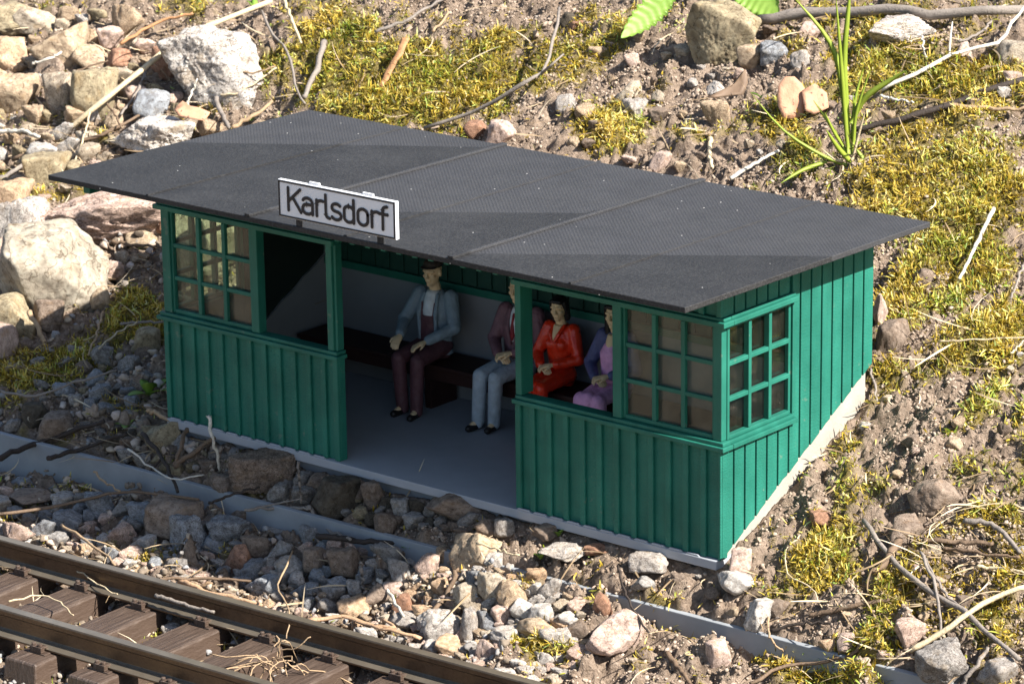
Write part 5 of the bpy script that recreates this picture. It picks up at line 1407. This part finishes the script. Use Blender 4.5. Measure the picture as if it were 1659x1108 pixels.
stick([(1216, 1107), (1274, 1079), (1340, 1070), (1376, 1060), (1403, 1034)], 7, 'brown', 'long brown root over the right stretch of the edging board', [0.1, 0.14, 0.2, 0.16, 0.12])
stick([(1296, 866), (1274, 891), (1277, 928), (1310, 947), (1332, 984)], 2.6, 'straw', 'thin looping straw on the soil right of the front corner', 0.08)
stick([(1583, 918), (1625, 922), (1665, 930)], 6, 'straw', 'pale stick at the right edge below the brown sticks', 0.1)
stick([(1560, 1110), (1582, 1078), (1600, 1048)], 9, 'grey', 'grey stick standing at the bottom right', 0.12)
stick([(1080, 1058), (1100, 1084), (1122, 1112)], 9, 'brown', 'brown stick at the bottom edge below the edging board', 0.08)
stick([(1244, 1000), (1250, 1036), (1270, 1054)], 4, 'tan', 'thin tan root over the front of the right edging board', [0.1, 0.3, 0.14])
stick([(740, 920), (726, 958), (690, 1007)], 9, 'brown', 'reddish brown stick stuck between the sunlit stones', [0.2, 0.14, 0.08], taper=0.8)
stick([(611, 938), (632, 962), (654, 997)], 6, 'white', 'pale stick between the sunlit stones at the edge of the shade', 0.14)
stick([(498, 1005), (559, 1000), (621, 1017), (682, 1034)], 12, 'peach', 'peach-coloured bark strip along the far rail', 0.10, flat=0.6, forks=((0.62, [(640, 1016), (618, 1002)], 7),))
stick([(290, 940), (350, 962), (424, 980)], 9, 'peach', 'peach-coloured root beside the far rail in the sun', 0.10)
stick([(252, 938), (330, 937), (407, 941)], 6, 'brown', 'brown twig along the edge of the shade by the far rail', 0.12)
stick([(585, 908), (588, 956)], 7, 'grey', 'short upright grey stick in the shaded ballast', [0.3, 0.05])
stick([(1001, 916), (1015, 965), (1052, 1026)], 5, 'dark', 'thin dark twig over the big pinkish-beige block', [0.25, 0.25, 0.2])
stick([(498, 820), (529, 856), (568, 874)], 7, 'grey', 'curved grey twig end in front of the dark mossy lump', 0.16)
stick([(514, 868), (580, 876), (646, 880)], 11, 'dark', 'dark branch piece on the stones before the edging board', 0.14)
stick([(396, 826), (450, 822), (504, 823)], 6, 'grey', 'forked grey twig lying on the edging board', 0.2, forks=((0.3, [(452, 815), (487, 808)], 4),))
stick([(772, 880), (842, 899)], 4, 'straw', 'pale straw on the big crumbly tan stone', 0.3)
stick([(673, 995), (750, 984)], 5, 'tan', 'tan twig across the foot of the reddish stick', 0.12)
stick([(-5, 833), (84, 822), (156, 805), (220, 795), (322, 809)], 6, 'brown', 'long thin brown twig across the shaded ballast at the left', 0.22)
stick([(-5, 743), (63, 717), (169, 682)], 10, 'dark', 'black-brown twig lying over the left end of the edging board', [0.42, 0.3, 0.2])
stick([(78, 742), (130, 728), (205, 702)], 8, 'dark', 'second dark twig over the edging board, right of the black-brown one', [0.4, 0.3, 0.2])
stick([(207, 727), (245, 758), (279, 775), (331, 769)], 3.4, 'white', 'thin pale bent twig over the edging board', 0.28)
stick([(230, 702), (262, 740), (288, 797)], 8, 'dark', 'dark forked twig leaning on the edging board', [0.24, 0.36, 0.16], forks=((0.5, [(240, 765), (205, 776)], 4),))
stick([(240, 664), (262, 674), (289, 688)], 8, 'tan', 'short tan stick at the left foot of the shelter', 0.16)
stick([(337, 674), (347, 716), (357, 763)], 6, 'white', 'frayed white stalk standing before the left boarded panel', [0.6, 0.4, 0.1], forks=((0.1, [(332, 672)], 3), (0.1, [(343, 671)], 3)))
stick([(282, 756), (312, 734), (347, 709)], 10, 'brown', 'brown stick crossing behind the frayed white stalk', 0.2)
stick([(303, 694), (294, 722), (282, 754)], 8, 'brown', 'brown twig leaning on the crossing brown stick', 0.24)
stick([(152, 764), (172, 782), (195, 795)], 4, 'tan', 'short thin twig on the face of the edging board', 0.3)
stick([(100, 850), (158, 888), (187, 915)], 5, 'tan', 'tan stick pointing to the far rail at the left', 0.15)
stick([(338, 814), (378, 800), (420, 789)], 5, 'dark', 'thin dark twig across the top of the edging board', 0.3)
stick([(484, 748), (487, 815)], 6, 'grey', 'upright grey stalk in front of the big rounded brown stone', [0.45, 0.06])
stick([(474, 892), (452, 948), (469, 990), (464, 1034)], 3.2, 'tan', 'thin dry tendril hanging over the far rail', [0.4, 0.3, 0.3, 0.3])
stick([(14, 974), (63, 964), (96, 976), (119, 996)], 3.2, 'straw', 'curved straw lying on the sleepers at the left', 0.32)
stick([(252, 964), (300, 978), (347, 991)], 7, 'grey', 'grey twig resting on the foot of the far rail', 0.34)
stick([(100, 905), (150, 940), (190, 962)], 3, 'straw', 'thin straw dropped between the rails', 0.3)
stick([(0, 632), (60, 642), (120, 620), (190, 600)], 5, 'grey', 'grey twig in the shade at the left edge above the edging board', 0.2)
stick([(195, 524), (225, 523), (266, 521)], 5, 'grey', 'level grey twig pointing at the sill of the left corner', 0.2)
stick([(168, 505), (155, 545), (143, 575)], 4, 'tan', 'thin tan stalk in the dark moss at the left', 0.2)
stick([(160, 565), (195, 535), (222, 522)], 3.5, 'straw', 'thin straw slanting through the dark moss at the left', 0.22)
stick([(48, 505), (68, 545), (74, 560)], 9, 'tan', 'short tan stump in front of the large cream boulder', [0.3, 0.15, 0.08])
stick([(180, 392), (225, 398), (272, 400)], 6, 'brown', 'brown twig behind the corner post under the small tan stone', 0.12)

# tuft of dry fibres on the sleepers
P0 = Vector(at(440, 1076, 0.3)); m = MB(); s = 1 / ppu(P0)
for k in range(22):
    a = rt.uniform(0, 2 * math.pi); b = P0 + Vector((rt.gauss(0, 0.09), rt.gauss(0, 0.09), rt.uniform(-0.02, 0.06))); pts = [b]
    d_ = Vector((math.cos(a), math.sin(a), rt.uniform(0, 0.8))) * 0.024
    for q in range(7):
        d_ = d_ + Vector((rt.gauss(0, 0.022), rt.gauss(0, 0.022), rt.gauss(-0.004, 0.014))); pts.append(pts[-1] + d_)
    m.tube(pts, 0.0055, 4)
tag(m.build('root_tuft', ST['tan'], None, smooth=True), 'tangled tuft of dry root fibres lying on the sleepers', 'root tuft')

# ------------------------------------------------------------------ green plants
BLADE = NT('grass_blade'); t = BLADE
n1 = t.noise(3, 3); c = t.mix(n1.outputs['Fac'], (0.20, 0.30, 0.02), (0.44, 0.52, 0.08)); t.col(c); t.rough(0.45)
tl = t.n('ShaderNodeBsdfTranslucent'); t.t.links.new(c, tl.inputs['Color']); mx = t.n('ShaderNodeMixShader'); mx.inputs[0].default_value = 0.35
t.l(t.b, 'BSDF', mx, 1); t.l(tl, 'BSDF', mx, 2); t.l(mx, 0, t.out, 'Surface'); BLADE = t.m
def on_plane(px, py, base, fwd):
    """point over the upright plane through base facing the viewer, moved fwd along the ground"""
    n_ = Vector((CD[0], CD[1], 0)).normalized(); v = Vector(ray(px, py)); o_ = Vector(CAM)
    b = base + n_ * fwd
    return o_ + v * ((b - o_).dot(n_) / v.dot(n_))
def blade(px, w, base, fwd, parent, mat, name='blade'):
    P = smooth([on_plane(x, y, base, fwd * k / max(1, len(px) - 1)) for k, (x, y) in enumerate(px)], 12); n = len(P); s = 1 / ppu(base)
    vs = []; fs = []
    for i, p_ in enumerate(P):
        t_ = (P[min(i + 1, n - 1)] - P[max(i - 1, 0)]).normalized(); sd = t_.cross(Vector((CD[0], CD[1], CD[2]))).normalized()
        nn = sd.cross(t_).normalized(); k = i / (n - 1); ww = w * s / 2 * min(0.55 + 2 * k, 1.0) * max(0.04, 1 - k ** 3)
        if ww < 0.002: ww = 0.002
        vs += [p_ - sd * ww, p_ + nn * ww * 0.35, p_ + sd * ww, p_ + nn * (ww * 0.35 - 0.004)]
        if i:
            a = 4 * (i - 1); b = 4 * i
            for j in range(4): fs.append((a + j, a + (j + 1) % 4, b + (j + 1) % 4, b + j))
    fs += [(0, 1, 2, 3), (4 * n - 1, 4 * n - 2, 4 * n - 3, 4 * n - 4)]
    m = MB(); m.add(vs, fs); o = m.build(name, mat, None, smooth=True)
    o.parent = parent; o.matrix_parent_inverse = Matrix.Translation(-parent.location); return o
gb = Vector(at(1380, 264, 0.0))
gp = empty('grass_plant', gb, 'tall bright green grass plant growing from the moss at the upper right', 'grass plant')
for px, w, f in [([(1376, 250), (1366, 150), (1345, 70), (1284, -6)], 11, 0.1), ([(1374, 250), (1364, 120), (1354, -8)], 8, -0.1), ([(1377, 250), (1368, 110), (1374, 20), (1377, -8)], 10, 0.0),
                 ([(1379, 200), (1400, 160), (1440, 132), (1472, 113)], 11, -0.2), ([(1380, 235), (1385, 165), (1400, 108)], 6, 0.1), ([(1382, 235), (1388, 180), (1412, 108)], 6, -0.1), ([(1381, 252), (1384, 200), (1382, 150)], 7, 0.0),
                 ([(1372, 250), (1362, 230), (1338, 192), (1318, 163)], 7, 0.1), ([(1366, 238), (1350, 212), (1336, 182)], 6, -0.1), ([(1383, 268), (1358, 240), (1338, 210)], 9, -0.2),
                 ([(1420, 274), (1395, 274), (1340, 256), (1270, 212), (1216, 150)], 7, 0.0), ([(1340, 262), (1300, 276), (1265, 297)], 7, -0.3), ([(1412, 274), (1396, 254), (1384, 236)], 8, 0.1), ([(1375, 240), (1386, 236), (1398, 226)], 5, 0.0),
                 ([(1374, 248), (1371, 190), (1366, 140)], 8, 0.05)]:
    blade(px, w, gb, f, gp, BLADE)
for px, w in (([(1381, 258), (1392, 215), (1402, 180)], 5), ([(1368, 262), (1352, 258), (1330, 240)], 5), ([(1388, 266), (1410, 255), (1436, 252)], 5)):
    blade(px, w, gb, -0.1, gp, ST['straw'], 'dry_blade')
# toothed leaves reaching in at the top
LEAF = NT('nettle_leaf'); t = LEAF
n1 = t.noise(6, 4); c = t.mix(n1.outputs['Fac'], (0.16, 0.30, 0.03), (0.32, 0.48, 0.09)); t.col(c); t.rough(0.5)
tl = t.n('ShaderNodeBsdfTranslucent'); t.t.links.new(c, tl.inputs['Color']); mx = t.n('ShaderNodeMixShader'); mx.inputs[0].default_value = 0.3
t.l(t.b, 'BSDF', mx, 1); t.l(tl, 'BSDF', mx, 2); t.l(mx, 0, t.out, 'Surface'); LEAF = t.m
def toothed_leaf(bpx, tpx, wpx, base, fwd, parent, n=9, name='leaf', teeth=0.26):
    A_, B_ = on_plane(*bpx, base, 0), on_plane(*tpx, base, fwd); ax = (B_ - A_); L = ax.length; ax.normalize()
    s = 1 / ppu(base); sd = ax.cross(Vector((CD[0], CD[1], CD[2]))).normalized(); nn = sd.cross(ax).normalized()
    m = MB(); vs = []; fs = []
    def pt(u, v, th):      # u along, v across -1..1
        w = wpx * s / 2 * (math.sin(math.pi * min(1, u * 0.93 + 0.07)) ** 0.75) * (1 - 0.25 * u)
        return A_ + ax * (u * L) + sd * (v * w) + nn * ((0.22 * abs(v) - 0.35 * v * v) * w + 0.10 * math.sin((u - 0.10 * abs(v)) * n * 2 * math.pi) * abs(v) * w + 0.15 * L * (u * (1 - u)) - th)
    cols = [-1, -0.66, -0.33, 0, 0.33, 0.66, 1]; R_ = 5 * n
    for th in (0, 0.004):
        for i in range(R_ + 1):
            for v in cols:
                u = i / R_; k = 1.0
                if abs(v) == 1: k = 1.0 + teeth * ((i % 5) / 4 - 0.5)
                vs.append(pt(u, v * k, th))
    C_ = len(cols); N_ = (R_ + 1) * C_
    for i in range(R_):
        for j in range(C_ - 1):
            a = i * C_ + j; fs.append((a, a + 1, a + C_ + 1, a + C_)); fs.append((N_ + a + C_, N_ + a + C_ + 1, N_ + a + 1, N_ + a))
        for j in (0, C_ - 1):
            a = i * C_ + j; fs.append((a, a + C_, N_ + a + C_, N_ + a))
    m.add(vs, fs); o = m.build(name, LEAF, None, smooth=True); o.parent = parent; o.matrix_parent_inverse = Matrix.Translation(-parent.location)
    q = MB(); q.tube([pt(u / 8, 0, -0.003) for u in range(9)], [0.010 * (1 - u / 10) for u in range(9)], 5)
    v_ = q.build('midrib', BLADE, None, smooth=True); v_.parent = o; v_.matrix_parent_inverse = o.matrix_parent_inverse.copy() if False else Matrix.Translation(-parent.location)
    v_.matrix_parent_inverse = (Matrix.Translation(parent.location) @ o.matrix_parent_inverse).inverted()
    return o
nb_ = Vector(at(1110, 60, 0.0))
for bpx, tpx, w, lab, st in (((1092, -14), (1006, 62), 48, 'bright green toothed leaf hanging in at the top left of the smooth boulder', (1130, -40)), ((1190, -34), (1262, 24), 74, 'bright green toothed leaf hanging in at the top right of the smooth boulder', (1170, -60))):
    lp = empty('nettle_plant', nb_, lab, 'leaf plant')
    toothed_leaf(bpx, tpx, w, nb_, -0.25, lp)
    a_, b_ = on_plane(*bpx, nb_, 0), on_plane(*st, nb_, 0.3); q = MB(); q.tube([Vector(at(st[0] + 8, -40, 0)), b_, a_], [0.02, 0.015, 0.01], 6)
    o = q.build('stem', BLADE, None, smooth=True); o.parent = lp; o.matrix_parent_inverse = Matrix.Translation(-lp.location)
# small weeds
def weed(px, py, n, size, label, dark=False):
    b = Vector(at(px, py, 0.0)); w = empty('small_weed', b, label, 'weed')
    for k in range(n):
        a = 2 * math.pi * k / n + rt.uniform(-0.4, 0.4); L = size * rt.uniform(0.7, 1.2); el_ = rt.uniform(0.3, 1.1)
        d_ = Vector((math.cos(a) * math.cos(el_), math.sin(a) * math.cos(el_), math.sin(el_))); sd = d_.cross(Vector((0, 0, 1))).normalized(); nn = sd.cross(d_)
        m = MB(); vs = []; fs = []; N = 8
        for i in range(N + 1):
            u = i / N; ww = L * 0.22 * math.sin(math.pi * (0.06 + 0.94 * u)) ** 0.8 + 0.002; c_ = d_ * (u * L) + Vector((0, 0, -0.25 * L * u * u))
            vs += [c_ - sd * ww + nn * ww * 0.3, c_, c_ + sd * ww + nn * ww * 0.3, c_ - nn * 0.004]
            if i:
                a0 = 4 * (i - 1); b0 = 4 * i
                for j in range(4): fs.append((a0 + j, a0 + (j + 1) % 4, b0 + (j + 1) % 4, b0 + j))
        fs += [(0, 1, 2, 3), (4 * N + 3, 4 * N + 2, 4 * N + 1, 4 * N)]
        m.add(vs, fs); m.build('leaf', LEAF, w, smooth=True)
weed(243, 640, 6, 0.26, 'low green weed against the left corner of the shelter')
weed(205, 690, 5, 0.14, 'little green weed above the edging board near the left corner')
weed(876, 905, 3, 0.12, 'tiny green leaf sprout in the sun before the right boarded panel')
weed(905, 868, 4, 0.14, 'little dark green weed under the floor lip of the right panel')
weed(668, 892, 5, 0.10, 'little green weed at the buried end of the edging board')
weed(1235, 160, 3, 0.14, 'small round-leaved sprout left of the terracotta shard')
weed(412, 14, 5, 0.16, 'small green sprout at the top above the big white-grey boulder')
weed(408, 196, 4, 0.10, 'small green sprout between the sticks just above the roof')
# dry leaves and a shard
DRY = NT('dry_leaf'); t = DRY; n1 = t.noise(5, 5, 0.65); t.col(t.mix(n1.outputs['Fac'], (0.09, 0.055, 0.035), (0.24, 0.16, 0.10))); t.rough(0.7); t.bump(n1.outputs['Fac'], 0.6, 0.02); DRY = t.m
TERRA = NT('orange_leaf'); t = TERRA; n1 = t.noise(7, 6, 0.7); n2 = t.noise(22, 2, 0.5); c = t.mix(n1.outputs['Fac'], (0.38, 0.17, 0.09), (0.56, 0.33, 0.21)); t.col(t.mix(t.ramp(n2.outputs['Fac'], [(0.66, (0, 0, 0)), (0.7, (1, 1, 1))]).outputs['Color'], c, (0.10, 0.05, 0.03))); t.rough(0.75); t.bump(n1.outputs['Fac'], 0.7, 0.02); TERRA = t.m
def flake(outline, mat, label, name, cat, fwd=0.0, thick=0.012, curl=0.012, lift=0.2):
    """a curled leaf or shard: its outline gets its own place, size, thickness and bend"""
    cxp = sum(p[0] for p in outline) / len(outline); cyp = sum(p[1] for p in outline) / len(outline)
    b = Vector(at(cxp, cyp, lift)); c_ = on_plane(cxp, cyp, b, 0); P = [on_plane(x, y, b, 0) for x, y in outline]
    n_ = Vector((CD[0], CD[1], 0)).normalized(); k = len(P)
    P = [p_ + n_ * fwd * (p_.z - c_.z) for p_ in P]
    vs = []; fs = []; rings = (1.0, 0.66, 0.33)
    for th in (0, thick):
        for q in rings:
            for i, p_ in enumerate(P):
                r_ = (p_ - c_) * q; vs.append(c_ + r_ + n_ * (th - curl * (r_.length / 0.2) ** 2 + 0.02 * math.sin(i * 2.1) * q))
        vs.append(c_ + n_ * th)
    H_ = 3 * k + 1
    for off, rev in ((0, False), (H_, True)):
        for q in range(2):
            for i in range(k):
                j = (i + 1) % k; f = (off + q * k + i, off + q * k + j, off + (q + 1) * k + j, off + (q + 1) * k + i); fs.append(f[::-1] if rev else f)
        for i in range(k):
            j = (i + 1) % k; f = (off + 2 * k + i, off + 2 * k + j, off + 3 * k); fs.append(f[::-1] if rev else f)
    for i in range(k): fs.append(((i + 1) % k, i, H_ + i, H_ + (i + 1) % k))
    m = MB(); m.add(vs, fs); o = m.build(name, mat, None, smooth=True); return tag(o, label, cat)
flake([(1262, 140), (1274, 128), (1288, 127), (1300, 138), (1308, 152), (1304, 170), (1298, 186), (1284, 190), (1268, 188), (1260, 172), (1259, 155)], TERRA, 'terracotta-coloured dry leaf standing on the soil left of the tall grass', 'dry_leaf', 'dry leaf', fwd=0.5)
flake([(1300, 150), (1322, 140), (1340, 152), (1342, 172), (1318, 182), (1302, 176)], TERRA, 'second faded terracotta-coloured dry leaf touching the grass', 'dry_leaf', 'dry leaf', fwd=0.9, lift=0.14)
flake([(281, 178), (294, 168), (308, 174), (322, 176), (341, 182), (334, 191), (312, 190), (290, 187)], TERRA, 'small orange bark flake on the flat white boulder behind the roof', 'bark_flake', 'bark flake', fwd=1.5, lift=0.3, curl=0.02)
flake([(1142, 152), (1170, 146), (1190, 136), (1208, 112), (1212, 134), (1204, 150), (1182, 153), (1160, 156)], DRY, 'curled dry brown leaf on bare soil below the big smooth boulder', 'dry_leaf', 'dry leaf', fwd=0.8, curl=0.08)
# ------------------------------------------------------------------ light
SUN = Vector((1.0, 0.08, 0.92)).normalized()
w = bpy.data.worlds.new('World'); S.world = w; w.use_nodes = True
nt = w.node_tree; bg = nt.nodes['Background']; sky = nt.nodes.new('ShaderNodeTexSky'); sky.sky_type = 'NISHITA'; sky.sun_disc = False
sky.sun_elevation = math.asin(SUN.z); sky.sun_rotation = math.atan2(SUN.x, SUN.y)
nt.links.new(sky.outputs[0], bg.inputs['Color']); bg.inputs['Strength'].default_value = 0.070
l = bpy.data.lights.new('sun', 'SUN'); l.energy = 5.0; l.angle = math.radians(0.5); l.color = (1.0, 0.95, 0.875)
lo = bpy.data.objects.new('sun', l); COL.objects.link(lo); lo.rotation_euler = (-SUN).to_track_quat('-Z', 'Y').to_euler(); lo.location = SUN * 40
S.view_settings.view_transform = 'Standard'; S.view_settings.look = 'None'; S.view_settings.gamma = 1.0; S.view_settings.exposure = 1.42
S.view_settings.use_curve_mapping = False
S.cycles.max_bounces = 6; S.cycles.transparent_max_bounces = 12; S.cycles.caustics_reflective = False; S.cycles.caustics_refractive = False
